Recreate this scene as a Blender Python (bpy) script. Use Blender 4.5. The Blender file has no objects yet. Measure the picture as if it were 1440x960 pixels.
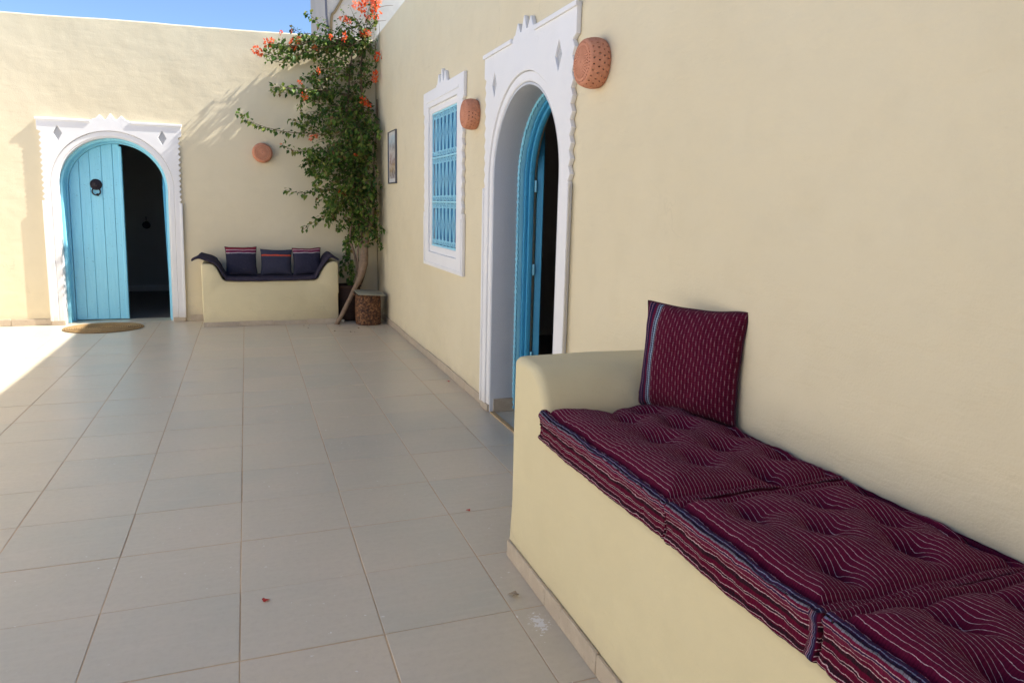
import bpy, bmesh, math, random
from mathutils import Vector, Matrix, noise
random.seed(7)
S = bpy.context.scene
C = S.collection
PI = math.pi

# ------------------------------------------------------------------ camera
F_PX, PITCH, ROLL, YAW, CAM_H = 996.446, 0.18761, -0.02418, 0.35776, 1.4017
cy, sy = math.cos(YAW), math.sin(YAW)
fw = Vector((sy*math.cos(PITCH), cy*math.cos(PITCH), -math.sin(PITCH)))
rt = Vector((cy, -sy, 0)); dn = fw.cross(rt)
rt2 = math.cos(ROLL)*rt + math.sin(ROLL)*dn
dn2 = -math.sin(ROLL)*rt + math.cos(ROLL)*dn
cam = bpy.data.cameras.new('camera'); co = bpy.data.objects.new('camera', cam); C.objects.link(co)
up = -dn2; bk = -fw
co.matrix_world = Matrix(((rt2.x, up.x, bk.x, 0), (rt2.y, up.y, bk.y, 0), (rt2.z, up.z, bk.z, CAM_H), (0, 0, 0, 1)))
cam.sensor_width = 36; cam.sensor_fit = 'HORIZONTAL'; cam.lens = F_PX/1440*36
cam.clip_start = 0.05; cam.clip_end = 2000
S.camera = co

# ------------------------------------------------------------------ sky and sun
SUN_DIR = Vector((-3.27, 0.54, -3.36)).normalized()       # direction the light travels
w = bpy.data.worlds.new('World'); S.world = w; w.use_nodes = True
nt = w.node_tree; bg = nt.nodes['Background']
sky = nt.nodes.new('ShaderNodeTexSky'); sky.sky_type = 'NISHITA'; sky.sun_disc = False
sky.sun_elevation = math.asin(-SUN_DIR.z); sky.sun_rotation = math.atan2(-SUN_DIR.x, -SUN_DIR.y)
sky.air_density = 0.6; sky.dust_density = 0.0; sky.ozone_density = 3.0; sky.altitude = 0
nt.links.new(sky.outputs[0], bg.inputs[0]); bg.inputs[1].default_value = 0.118
sl = bpy.data.lights.new('sun', 'SUN'); sl.energy = 4.85; sl.angle = math.radians(0.53); sl.color = (1.0, 0.955, 0.89)
so = bpy.data.objects.new('sun', sl); C.objects.link(so); so.location = (8, -4, 9)
so.rotation_euler = SUN_DIR.to_track_quat('-Z', 'Y').to_euler()
S.view_settings.view_transform = 'Standard'; S.view_settings.look = 'None'
S.view_settings.exposure = 1.15; S.view_settings.gamma = 1.0; S.view_settings.use_curve_mapping = False
try: S.cycles.max_bounces = 10; S.cycles.diffuse_bounces = 6
except Exception: pass

# ------------------------------------------------------------------ helpers
def link(name, me, mat=None, parent=None):
    o = bpy.data.objects.new(name, me); C.objects.link(o)
    if mat is not None and me is not None and not me.materials:
        me.materials.append(mat)
    if parent is not None: o.parent = parent
    return o
def tag(o, label=None, cat=None, group=None, kind=None):
    for k, v in (('label', label), ('category', cat), ('group', group), ('kind', kind)):
        if v: o[k] = v
    return o
def thing(name, label, cat, loc=(0, 0, 0), rz=0, group=None):
    o = bpy.data.objects.new(name, None); C.objects.link(o); o.empty_display_size = 0.1
    o.location = loc; o.rotation_euler = (0, 0, rz)
    return tag(o, label, cat, group)
def smooth(me, ang=35):
    me.polygons.foreach_set('use_smooth', [True]*len(me.polygons))
    try: me.set_sharp_from_angle(angle=math.radians(ang))
    except Exception: pass
    return me
def from_bm(name, bm, ang=35, sm=True):
    me = bpy.data.meshes.new(name); bm.to_mesh(me); bm.free()
    return smooth(me, ang) if sm else me
def pyd(name, v, f, ang=180):
    me = bpy.data.meshes.new(name); me.from_pydata(v, [], f); me.update()
    return smooth(me, ang) if ang else me
def box_me(name, x0, x1, y0, y1, z0, z1, bev=0.0, seg=2, jit=0.0):
    bm = bmesh.new(); bmesh.ops.create_cube(bm, size=1)
    for v in bm.verts:
        v.co = Vector((x0+(v.co.x+.5)*(x1-x0), y0+(v.co.y+.5)*(y1-y0), z0+(v.co.z+.5)*(z1-z0)))
        if jit: v.co += Vector([random.uniform(-jit, jit) for _ in range(3)])
    if bev: bmesh.ops.bevel(bm, geom=bm.edges[:], offset=bev, segments=seg, profile=.5, affect='EDGES')
    return from_bm(name, bm, 40)
def box(name, x0, x1, y0, y1, z0, z1, mat, parent=None, bev=0.0, seg=2, jit=0.0):
    return link(name, box_me(name, x0, x1, y0, y1, z0, z1, bev, seg, jit), mat, parent)
def shape_me(name, outer, holes, y0, y1, bev=0.0, seg=2, ang=30):
    """flat outline in x,z (holes cut out) given thickness along y from y0 (back) to y1 (front, y1<y0)."""
    cu = bpy.data.curves.new(name, 'CURVE'); cu.dimensions = '2D'; cu.fill_mode = 'BOTH'
    d = abs(y1-y0)
    cu.extrude = max(d/2-bev, 0); cu.bevel_depth = bev; cu.bevel_resolution = seg-1; cu.offset = -bev
    for pts in [outer]+list(holes):
        s = cu.splines.new('POLY'); s.points.add(len(pts)-1)
        for p, q in zip(s.points, pts): p.co = (q[0], q[1], 0, 1)
        s.use_cyclic_u = True
    ob = bpy.data.objects.new('tmp', cu)
    me = bpy.data.meshes.new_from_object(ob)
    bpy.data.objects.remove(ob); bpy.data.curves.remove(cu)
    mid = (y0+y1)/2
    for v in me.vertices:
        x, y, z = v.co; v.co = (x, mid-z, y)
    bm = bmesh.new(); bm.from_mesh(me); bmesh.ops.remove_doubles(bm, verts=bm.verts[:], dist=1e-5)
    bmesh.ops.recalc_face_normals(bm, faces=bm.faces[:]); bm.to_mesh(me); bm.free()
    me.materials.clear(); me.name = name
    smooth(me, ang)
    for p in me.polygons:
        if abs(p.normal.y) > .999: p.use_smooth = False
    return me
def shape(name, outer, holes, y0, y1, mat, parent, bev=0.0, seg=2, ang=30):
    return link(name, shape_me(name, outer, holes, y0, y1, bev, seg, ang), mat, parent)
def arch_pts(r, spring, z0=0.0, n=40, cx=0.0, rz=None):
    rz = rz or r
    p = [(cx-r, z0)]
    p += [(cx-r*math.cos(PI*i/n), spring+rz*math.sin(PI*i/n)) for i in range(n+1)]
    p += [(cx+r, z0)]
    return p
def arch_band(ro, ri, spring, z0=0.0, n=40):
    a = arch_pts(ro, spring, z0, n); b = arch_pts(ri, spring, z0, n)
    return a+b[::-1]
def tube(bm, pts, rad, seg=8, caps=True):
    pts = [Vector(p) for p in pts]; n = len(pts)
    rad = rad if isinstance(rad, (list, tuple)) else [rad]*n
    prev = None; a = None
    for i, p in enumerate(pts):
        t = (pts[min(i+1, n-1)]-pts[max(i-1, 0)])
        t = t.normalized() if t.length > 1e-9 else Vector((0, 0, 1))
        if a is None: a = t.orthogonal().normalized()
        else:
            a = a-t*a.dot(t); a = a.normalized() if a.length > 1e-6 else t.orthogonal().normalized()
        b = t.cross(a)
        ring = [bm.verts.new(p+(a*math.cos(2*PI*k/seg)+b*math.sin(2*PI*k/seg))*rad[i]) for k in range(seg)]
        if prev:
            for k in range(seg):
                bm.faces.new((prev[k], prev[(k+1) % seg], ring[(k+1) % seg], ring[k]))
        elif caps: bm.faces.new(ring[::-1])
        prev = ring
    if caps: bm.faces.new(prev)
def spline(pts, n=6):
    pts = [Vector(p) for p in pts]; out = []
    for i in range(len(pts)-1):
        p0, p1, p2, p3 = pts[max(i-1, 0)], pts[i], pts[i+1], pts[min(i+2, len(pts)-1)]
        for k in range(n):
            t = k/n
            out.append(.5*((2*p1)+(-p0+p2)*t+(2*p0-5*p1+4*p2-p3)*t*t+(-p0+3*p1-3*p2+p3)*t**3))
    out.append(pts[-1]); return out
def lathe(bm, prof, seg=32, c=(0, 0, 0)):
    prev = None
    for r, z in prof:
        ring = [bm.verts.new((c[0]+r*math.cos(2*PI*k/seg), c[1]+r*math.sin(2*PI*k/seg), c[2]+z)) for k in range(seg)]
        if prev:
            for k in range(seg): bm.faces.new((prev[k], prev[(k+1) % seg], ring[(k+1) % seg], ring[k]))
        prev = ring
def nz(x, y=0, z=0): return noise.noise(Vector((x, y, z)))

# ------------------------------------------------------------------ materials
class NT:
    def __init__(s, name):
        s.m = bpy.data.materials.new(name); s.m.use_nodes = True; s.t = s.m.node_tree
        s.b = s.t.nodes['Principled BSDF']
    def n(s, ty, **k):
        x = s.t.nodes.new(ty)
        for a, b in k.items():
            if a.startswith('i_'):
                key = a[2:]; key = int(key) if key.isdigit() else key.replace('_', ' ')
                x.inputs[key].default_value = b
            else: setattr(x, a, b)
        return x
    def l(s, a, b): s.t.links.new(a, b)
    def math(s, op, a, b=None, c=None):
        x = s.n('ShaderNodeMath', operation=op)
        for i, v in enumerate((a, b, c)):
            if v is None: continue
            if isinstance(v, (int, float)): x.inputs[i].default_value = v
            else: s.l(v, x.inputs[i])
        return x.outputs[0]
    def mix(s, f, a, b, mode='MIX'):
        x = s.n('ShaderNodeMix', data_type='RGBA', blend_type=mode)
        for i, v in ((0, f), (6, a), (7, b)):
            if isinstance(v, (int, float)): x.inputs[i].default_value = v
            elif isinstance(v, tuple): x.inputs[i].default_value = (*v[:3], 1)
            else: s.l(v, x.inputs[i])
        return x.outputs[2]
    def noise(s, vec, scale, det=3, rough=.5, dim='3D'):
        x = s.n('ShaderNodeTexNoise', noise_dimensions=dim); x.inputs['Scale'].default_value = scale
        x.inputs['Detail'].default_value = det; x.inputs['Roughness'].default_value = rough
        s.l(vec, x.inputs['Vector']); return x.outputs['Fac']
    def ramp(s, f, stops, interp='LINEAR'):
        x = s.n('ShaderNodeValToRGB'); r = x.color_ramp; r.interpolation = interp
        while len(r.elements) > 1: r.elements.remove(r.elements[-1])
        r.elements[0].position = stops[0][0]
        c = stops[0][1]; r.elements[0].color = (*c, 1) if isinstance(c, tuple) else (c, c, c, 1)
        for p, c in stops[1:]:
            e = r.elements.new(p); e.color = (*c, 1) if isinstance(c, tuple) else (c, c, c, 1)
        s.l(f, x.inputs[0]); return x.outputs[0]
    def pos(s): return s.n('ShaderNodeNewGeometry').outputs['Position']
    def obj(s): return s.n('ShaderNodeTexCoord').outputs['Object']
    def bump(s, h, dist, strength=1.0, nrm=None):
        x = s.n('ShaderNodeBump'); x.inputs['Strength'].default_value = strength; x.inputs['Distance'].default_value = dist
        s.l(h, x.inputs['Height'])
        if nrm is not None: s.l(nrm, x.inputs['Normal'])
        return x.outputs[0]
    def col(s, c):
        if isinstance(c, tuple): s.b.inputs['Base Color'].default_value = (*c, 1)
        else: s.l(c, s.b.inputs['Base Color'])
    def rough(s, r):
        if isinstance(r, (int, float)): s.b.inputs['Roughness'].default_value = r
        else: s.l(r, s.b.inputs['Roughness'])
    def spec(s, v): s.b.inputs['Specular IOR Level'].default_value = v
    def nrm(s, n): s.l(n, s.b.inputs['Normal'])

def plaster(name, c, c2, wave=.010, fine=.0012, rough=.85, dirt=True):
    t = NT(name); p = t.pos()
    big = t.noise(p, 1.1, 3); mid = t.noise(p, 7, 4)
    cc = t.mix(t.ramp(big, [(.35, 0.0), (.7, 1.0)]), c, c2)
    cc = t.mix(t.math('MULTIPLY', t.ramp(mid, [(.5, 0.0), (.8, 1.0)]), .25), cc, tuple(a*.9 for a in c2))
    if dirt:
        z = t.n('ShaderNodeSeparateXYZ'); t.l(p, z.inputs[0])
        st = t.noise(p, 60, 2)
        # fine splashed dust on the lowest hand's breadth
        low = t.ramp(t.math('ADD', z.outputs[2], t.math('MULTIPLY', t.math('SUBTRACT', mid, .5), .25)), [(.03, 1.0), (.16, 0.0)])
        cc = t.mix(t.math('MULTIPLY', low, .35), cc, (.46, .38, .27))
        sp = t.math('MULTIPLY', t.ramp(t.noise(p, 31, 3, .6), [(.70, 0.0), (.74, 1.0)]), t.ramp(t.noise(p, .9, 1), [(.55, 0.0), (.65, 1.0)]))
        cc = t.mix(t.math('MULTIPLY', sp, .12), cc, tuple(a*.7 for a in c2))
    if dirt:
        dn = t.n('ShaderNodeVectorMath', operation='ADD'); t.l(p, dn.inputs[0])
        nn = t.n('ShaderNodeTexNoise'); nn.inputs['Scale'].default_value = 3.0; nn.inputs['Detail'].default_value = 4; t.l(p, nn.inputs['Vector'])
        t.l(nn.outputs['Color'], dn.inputs[1])
        vo = t.n('ShaderNodeTexVoronoi', feature='DISTANCE_TO_EDGE'); vo.inputs['Scale'].default_value = .55; t.l(dn.outputs[0], vo.inputs['Vector'])
        ck = t.math('MULTIPLY', t.ramp(vo.outputs['Distance'], [(.0, 1.0), (.0022, 0.0)]), t.ramp(t.noise(p, 1.6, 2), [(.50, 0.0), (.60, 1.0)]))
        cc = t.mix(t.math('MULTIPLY', ck, .22), cc, tuple(a*.55 for a in c2))
        rb = t.math('MULTIPLY', t.ramp(t.noise(p, 5.5, 5, .7), [(.56, 0.0), (.66, 1.0)]), t.ramp(z.outputs[2], [(.0, 1.0), (1.0, 0.0)]))
        cc = t.mix(t.math('MULTIPLY', rb, .16), cc, tuple(min(1, a*1.18) for a in c))
    t.col(cc); t.rough(rough); t.spec(.2)
    b = t.bump(t.noise(p, 2.3, 2, .5), wave*3.0)
    mp = t.n('ShaderNodeMapping'); mp.inputs['Rotation'].default_value = (.3, .5, .4); mp.inputs['Scale'].default_value = (3, 3, 11); t.l(p, mp.inputs['Vector'])
    b = t.bump(t.noise(p, 9, 3, .55), wave*.35, nrm=b); b = t.bump(t.ramp(t.noise(mp.outputs[0], 1.3, 4, .55), [(.4, 0.0), (.52, 1.0)]), wave*.09, nrm=b)
    b = t.bump(t.noise(p, 150, 3, .6), fine, nrm=b)
    t.nrm(b); return t.m
M = {}
M['wall'] = plaster('cream_limewash', (.72, .632, .44), (.685, .595, .405))
M['backwall'] = plaster('cream_limewash_rough', (.735, .645, .455), (.70, .61, .42), wave=.0045, fine=.0009)
M['bench'] = plaster('cream_bench_plaster', (.68, .592, .37), (.645, .555, .34), wave=.007)
M['white'] = plaster('white_lime_paint', (.80, .79, .78), (.77, .76, .745), wave=.003, fine=.0008, rough=.7)
M['reveal'] = plaster('shade_greyed_reveal_paint', (.55, .57, .60), (.52, .54, .57), wave=.003, dirt=False)  # white paint greyed, so the cool shade of the reveal is in its colour
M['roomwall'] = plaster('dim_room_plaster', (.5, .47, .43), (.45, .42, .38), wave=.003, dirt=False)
M['farwall'] = plaster('shade_dulled_rooftop_plaster', (.60, .54, .47), (.55, .50, .43), wave=.006, dirt=False)  # dulled colour carries the shade on the rooftop face

def tile_mat():
    t = NT('grey_beige_floor_tile'); p = t.pos()
    rnd = t.n('ShaderNodeObjectInfo').outputs['Random']
    base = t.mix(rnd, (.555, .50, .385), (.63, .53, .385))
    wn = t.n('ShaderNodeTexWhiteNoise', noise_dimensions='1D'); t.l(t.math('MULTIPLY', rnd, 91.7), wn.inputs['W'])
    base = t.mix(t.math('MULTIPLY', wn.outputs['Value'], .55), base, (.46, .45, .37))
    cloud = t.noise(p, 2.2, 5, .6)
    base = t.mix(t.ramp(cloud, [(.35, 0.0), (.75, .75)]), base, (.64, .53, .40))
    fine = t.noise(p, 40, 4, .7)
    base = t.mix(t.ramp(fine, [(.45, 0.0), (.8, .35)]), base, (.46, .375, .28))
    # streaky grain of the glaze
    mp = t.n('ShaderNodeMapping'); mp.inputs['Scale'].default_value = (4, 40, 1); t.l(p, mp.inputs['Vector'])
    gr = t.noise(mp.outputs[0], 1.0, 3, .5)
    base = t.mix(t.ramp(gr, [(.5, 0.0), (.75, .18)]), base, (.70, .61, .49))
    # dried paint and lime drops
    sp = t.noise(p, 48, 2, .5); sp2 = t.noise(p, 1.3, 1)
    f = t.math('MULTIPLY', t.ramp(sp, [(.715, 0.0), (.735, 1.0)]), t.ramp(sp2, [(.46, 0.0), (.56, .75)]))
    base = t.mix(f, base, (.84, .83, .80))
    # one larger worn white splash beside the bench
    d = t.n('ShaderNodeVectorMath', operation='SUBTRACT'); t.l(p, d.inputs[0]); d.inputs[1].default_value = (.885, 2.035, 0)
    mp2 = t.n('ShaderNodeMapping'); mp2.inputs['Rotation'].default_value = (0, 0, .15); mp2.inputs['Scale'].default_value = (24, 13, 0)
    t.l(d.outputs[0], mp2.inputs['Vector'])
    ln = t.n('ShaderNodeVectorMath', operation='LENGTH'); t.l(mp2.outputs[0], ln.inputs[0])
    e = t.math('ADD', ln.outputs['Value'], t.math('MULTIPLY', t.math('SUBTRACT', t.noise(p, 70, 3, .7), .5), 3.2))
    base = t.mix(t.ramp(e, [(.35, .8), (.6, 0.0)]), base, (.80, .79, .77))
    t.col(base)
    t.rough(t.math('ADD', t.math('MULTIPLY', t.noise(p, 2.0, 2), .14), .27)); t.spec(.45)
    b = t.bump(t.noise(p, 5, 2), .0022); b = t.bump(fine, .0005, nrm=b); t.nrm(b)
    return t.m
M['tile'] = tile_mat()
def simple(name, c, c2=None, rough=.6, scale=20, bump=0.0, spec=.4, metal=0.0, det=3, bscale=None):
    t = NT(name); p = t.obj()
    c2 = c2 or tuple(a*.82 for a in c)
    t.col(t.mix(t.ramp(t.noise(p, scale, det, .6), [(.35, 0.0), (.7, 1.0)]), c, c2)); t.rough(rough); t.spec(spec)
    t.b.inputs['Metallic'].default_value = metal
    if bump: t.nrm(t.bump(t.noise(p, bscale or scale*2, 3, .6), bump))
    return t.m
M['grout'] = simple('tan_grout', (.62, .45, .29), (.50, .35, .22), .9, 9, .001)
def skirt_mat():
    t = NT('tan_skirting_tile'); p = t.pos(); rnd = t.n('ShaderNodeObjectInfo').outputs['Random']
    b = t.mix(rnd, (.47, .385, .285), (.42, .345, .26))
    b = t.mix(t.ramp(t.noise(p, 14, 4, .7), [(.45, 0.0), (.75, .6)]), b, (.58, .50, .38))
    b = t.mix(t.ramp(t.noise(p, 35, 3, .7), [(.6, 0.0), (.72, .5)]), b, (.28, .21, .15))
    t.col(b); t.rough(.55); t.nrm(t.bump(t.noise(p, 40, 3), .001)); return t.m
M['skirt'] = skirt_mat()
def paint_blue(name, c, c2):
    t = NT(name); p = t.pos()
    mp = t.n('ShaderNodeMapping'); mp.inputs['Scale'].default_value = (25, 25, 2.2); t.l(p, mp.inputs['Vector'])
    g = t.noise(mp.outputs[0], 2.0, 4, .6)
    b = t.mix(t.ramp(g, [(.35, 0.0), (.7, 1.0)]), c, c2)
    b = t.mix(t.ramp(t.noise(p, 45, 3, .7), [(.64, 0.0), (.69, .55)]), b, tuple(a*.6 for a in c))
    t.col(b); t.rough(.42); t.spec(.4); t.nrm(t.bump(g, .003)); return t.m
M['blue'] = paint_blue('turquoise_door_paint', (.27, .68, .86), (.30, .71, .88))
M['blue2'] = paint_blue('mid_blue_door_paint', (.06, .36, .60), (.08, .40, .64))
M['blue3'] = paint_blue('window_shutter_blue', (.015, .16, .36), (.02, .20, .41))
M['grille'] = simple('pale_turquoise_iron_paint', (.36, .72, .84), (.30, .66, .80), .45, 30)
M['darkmetal'] = simple('blackened_iron', (.03, .022, .03), (.015, .012, .016), .45, 60, .002, .5, .6)
M['terracotta'] = simple('terracotta', (.60, .27, .165), (.52, .22, .13), .85, 30, .0015, .2)
M['tinglass'] = simple('grey_etched_tile', (.50, .50, .50), (.38, .38, .385), .35, 120, .001)
M['dark'] = simple('dark_lamp_inside', (.02, .012, .01), None, .9)
M['bulbdark'] = M['dark']
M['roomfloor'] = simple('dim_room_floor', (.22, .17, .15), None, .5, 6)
M['sand'] = simple('sandy_ground', (.42, .34, .24), (.36, .28, .19), .95, 1.5, .01)
M['roof'] = simple('lime_roof_and_sunlit_wing', (.7, .67, .6), None, .9, 3)
M['wood'] = simple('grey_brown_bark', (.30, .21, .14), (.19, .13, .085), .9, 25, .006, .2)
M['wooddark'] = simple('dark_brown_bark', (.13, .085, .055), (.08, .05, .035), .9, 25, .006, .2)
M['twig'] = simple('brown_twig', (.17, .105, .06), (.11, .075, .045), .9, 30)
M['pot'] = simple('dark_brown_clay', (.060, .032, .022), (.035, .020, .015), .8, 15, .003, .3)
M['soil'] = simple('dry_soil', (.10, .065, .04), None, .95, 40, .01)
M['board'] = simple('grey_green_slab', (.30, .29, .22), (.22, .215, .17), .7, 15, .002)
M['stone'] = simple('pale_pebble', (.65, .6, .52), None, .8, 30)
M['petal'] = simple('red_petal', (.55, .05, .035), None, .7, 60)
M['dryleaf'] = simple('dry_leaf', (.40, .31, .21), None, .8, 60)
M['pipe'] = simple('blue_grey_pipe', (.14, .14, .17), None, .5, 20)
M['cable'] = simple('brown_cable', (.28, .20, .10), None, .7, 20)
def straw():
    t = NT('golden_straw'); p = t.obj()
    ln = t.n('ShaderNodeVectorMath', operation='LENGTH'); t.l(p, ln.inputs[0])
    w1 = t.math('SINE', t.math('MULTIPLY', ln.outputs['Value'], 2*PI/.022))
    n_ = t.noise(p, 60, 3, .7)
    b = t.mix(t.ramp(t.math('ADD', t.math('MULTIPLY', w1, .2), n_), [(.3, 0.0), (.8, 1.0)]), (.20, .12, .05), (.37, .255, .12))
    t.col(b); t.rough(.9); t.spec(.15); t.nrm(t.bump(n_, .003)); return t.m
M['straw'] = straw()
def basket():
    t = NT('brown_palm_weave'); p = t.obj()
    n_ = t.noise(p, 55, 3, .7)
    n_ = t.noise(p, 38, 2, .6)
    b = t.ramp(n_, [(.3, (.02, .009, .004)), (.5, (.10, .038, .014)), (.68, (.30, .14, .055))])
    t.col(b); t.rough(.7); t.nrm(t.bump(n_, .004)); return t.m
M['basket'] = basket()
def leafmat(name, stops, tr=.35):
    t = NT(name)
    r = t.n('ShaderNodeNewGeometry').outputs['Random Per Island']
    c = t.ramp(r, stops)
    t.col(c); t.rough(.5); t.spec(.3)
    tl = t.n('ShaderNodeBsdfTranslucent'); t.l(c, tl.inputs[0])
    mx = t.n('ShaderNodeMixShader'); mx.inputs[0].default_value = tr
    t.l(t.b.outputs[0], mx.inputs[1]); t.l(tl.outputs[0], mx.inputs[2])
    t.l(mx.outputs[0], t.t.nodes['Material Output'].inputs[0]); return t.m
M['leaf'] = leafmat('vine_leaves', [(0, (.035, .075, .012)), (.35, (.06, .13, .02)), (.60, (.11, .20, .03)), (.8, (.19, .28, .045)), (.93, (.27, .27, .07)), (1, (.20, .10, .04))])
M['deadleaf'] = leafmat('dry_vine_leaves', [(0, (.20, .11, .07)), (.5, (.30, .20, .12)), (1, (.12, .06, .04))], .25)
M['flower'] = leafmat('orange_red_bracts', [(0, (.72, .06, .02)), (.5, (.88, .14, .035)), (.85, (.90, .24, .06)), (1, (.90, .32, .15))], .45)
M['flowerpink'] = leafmat('pink_bracts', [(0, (.80, .14, .08)), (.5, (.90, .26, .12)), (1, (.92, .45, .28))], .45)

def textile(name, kind):
    t = NT(name)
    uvn = t.n('ShaderNodeUVMap'); uvn.uv_map = 'UVMap'
    sp = t.n('ShaderNodeSeparateXYZ'); t.l(uvn.outputs[0], sp.inputs[0]); u, v = sp.outputs[0], sp.outputs[1]
    amp = t.math('ADD', t.math('MULTIPLY', t.math('MINIMUM', t.math('MAXIMUM', t.math('MULTIPLY', v, -34.0), 0.0), 1.0), .012), .0045)
    wob = t.math('MULTIPLY', t.math('SUBTRACT', t.noise(uvn.outputs[0], 16, 3, .6), .5), amp)
    wob2 = t.math('MULTIPLY', t.math('SUBTRACT', t.noise(uvn.outputs[0], 90, 2, .6), .5), .0030)
    vv = t.math('ADD', t.math('ADD', v, wob), wob2)
    uu = t.math('ADD', u, t.math('MULTIPLY', wob2, 1.2))
    BU, BU2 = (.088, .004, .020), (.122, .009, .036)
    WH, NV, BK, BL = (.52, .36, .38), (.022, .014, .05), (.012, .008, .012), (.20, .22, .31)
    cloud = t.noise(uvn.outputs[0], 7, 3, .6)
    base = t.mix(cloud, BU, BU2)
    def line(coord, per, wdt, off=0.0):
        f = t.math('FRACT', t.math('ADD', t.math('DIVIDE', coord, per), off))
        d = t.math('ABSOLUTE', t.math('SUBTRACT', f, .5))
        return t.ramp(d, [(wdt*.6, 1.0), (wdt*1.25, 0.0)])
    if kind == 'mattress':
        rag = t.noise(uvn.outputs[0], 120, 2, .7)
        wl = t.math('MULTIPLY', line(vv, .0108, .040), t.ramp(rag, [(.30, .30), (.60, .95)]))
        cl = t.math('MULTIPLY', line(uu, .0062, .16), .42)
        bandf = t.noise(t.n('ShaderNodeCombineXYZ').outputs[0], 1, 1)
        c = t.mix(cl, base, (.045, .002, .014))
        c = t.mix(wl, c, (.62, .45, .48))
        top = c
        # edge and side: stripes by depth below the rim
        st = []
        seq = [(-.120, BU), (-.108, WH), (-.1062, BK), (-.094, WH), (-.0925, BU), (-.087, WH), (-.0855, BK), (-.0795, BU), (-.077, WH),
               (-.0755, BU), (-.0630, WH), (-.0615, BK), (-.0580, WH), (-.0566, BU), (-.0470, BK), (-.0375, WH), (-.0360, BU), (-.0280, WH), (-.0266, BU2),
               (-.0140, WH), (-.0128, NV), (-.0085, WH), (-.0072, BU2), (-.0030, BL), (-.0002, NV), (.0040, BL), (.0054, NV), (.0125, BU), (.0145, BU)]
        lo, hi = -.125, .05
        s_ = t.ramp(t.math('DIVIDE', t.math('SUBTRACT', vv, lo), hi-lo), [((a-lo)/(hi-lo), c_) for a, c_ in seq], 'CONSTANT')
        s_ = t.mix(t.math('MULTIPLY', line(uu, .0085, .10), .5), s_, tuple(a*.5 for a in BU))
        s_ = t.mix(t.ramp(rag, [(.35, .0), (.8, .45)]), s_, BU)
        c = t.mix(t.math('LESS_THAN', vv, .0155), top, s_)
    elif kind == 'pillow':
        # u runs across: pale blue band near the left seam, white dashes along v elsewhere
        dash = t.math('FRACT', t.math('ADD', t.math('DIVIDE', v, .036), t.math('MULTIPLY', t.math('FLOOR', t.math('DIVIDE', u, .0125)), .37)))
        df = t.ramp(t.math('ABSOLUTE', t.math('SUBTRACT', dash, .5)), [(.16, .80), (.26, .10)])
        wl = t.math('MULTIPLY', line(uu, .0125, .085), df)
        gl = t.math('MULTIPLY', line(v, .0085, .12), .35)
        c = t.mix(gl, base, (.20, .05, .08))
        c = t.mix(t.math('MULTIPLY', line(uu, .0125, .10, .5), .55), c, (.04, .004, .015))
        c = t.mix(t.math('MULTIPLY', wl, .8), c, (.40, .25, .28))
        seq = [(0, BU), (.012, (.26, .10, .15)), (.016, NV), (.026, (.26, .12, .18)), (.030, NV), (.040, BU2), (.052, BL), (.058, NV), (.0615, (.30, .40, .50)), (.068, NV), (.072, WH), (.0735, BU)]
        s_ = t.ramp(t.math('DIVIDE', uu, .10), [(a/.10, c_) for a, c_ in seq], 'CONSTANT')
        s_ = t.mix(t.math('MULTIPLY', line(v, .0085, .16), .5), s_, NV)
        c = t.mix(t.math('LESS_THAN', uu, .074), c, s_)
    c = t.mix(1.0, c, (.80, .80, .80), 'MULTIPLY') if kind == 'pillow' else c
    t.col(c); t.rough(.95); t.spec(.03)
    t.b.inputs['Sheen Weight'].default_value = .03; t.b.inputs['Sheen Roughness'].default_value = .5
    wv = t.n('ShaderNodeTexNoise'); wv.inputs['Scale'].default_value = 420; t.l(uvn.outputs[0], wv.inputs['Vector'])
    pk = t.n('ShaderNodeMapping'); pk.inputs['Scale'].default_value = (60, 12, 1); t.l(uvn.outputs[0], pk.inputs['Vector'])
    b = t.bump(t.noise(pk.outputs[0], 1.0, 3, .6), .004); b = t.bump(wv.outputs['Fac'], .0012, nrm=b); t.nrm(b)
    return t.m
M['mattress'] = textile('burgundy_striped_cotton', 'mattress')
M['pillow'] = textile('burgundy_dashed_cotton', 'pillow')
M['tuftthread'] = simple('dark_tuft_thread', (.05, .01, .02), None, .95, 100)
def navy_fabric(name, stripes, sc=.37):
    """stripes: list of (height fraction, colour) on a slate-navy cloth, read from the UV's v"""
    t = NT(name); uvn = t.n('ShaderNodeUVMap'); uvn.uv_map = 'UVMap'
    sp = t.n('ShaderNodeSeparateXYZ'); t.l(uvn.outputs[0], sp.inputs[0])
    w1 = t.math('MULTIPLY', t.math('SUBTRACT', t.noise(uvn.outputs[0], 16, 3), .5), .012)
    v = t.math('DIVIDE', t.math('ADD', sp.outputs[1], w1), sc)
    c = t.ramp(v, stripes, 'CONSTANT')
    n_ = t.noise(uvn.outputs[0], 45, 4, .7)
    c = t.mix(t.ramp(n_, [(.35, .0), (.8, .35)]), c, (.075, .065, .09))
    t.col(c); t.rough(.95); t.spec(.1)
    t.nrm(t.bump(n_, .003)); return t.m
NAVY = (.030, .030, .052)
M['navyred'] = navy_fabric('navy_cloth_red_top', [(0, NAVY), (.69, (.42, .40, .42)), (.715, (.17, .02, .06)), (.79, (.50, .36, .38)), (.815, (.22, .025, .04)), (.89, (.40, .05, .035))])
M['navyline'] = navy_fabric('navy_cloth_red_line', [(0, (.038, .040, .066)), (.60, (.55, .08, .035)), (.65, (.038, .040, .066))])
M['spread'] = simple('slate_navy_bedspread', (.035, .030, .046), (.055, .045, .062), .95, 30, .003, .1)
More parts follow.
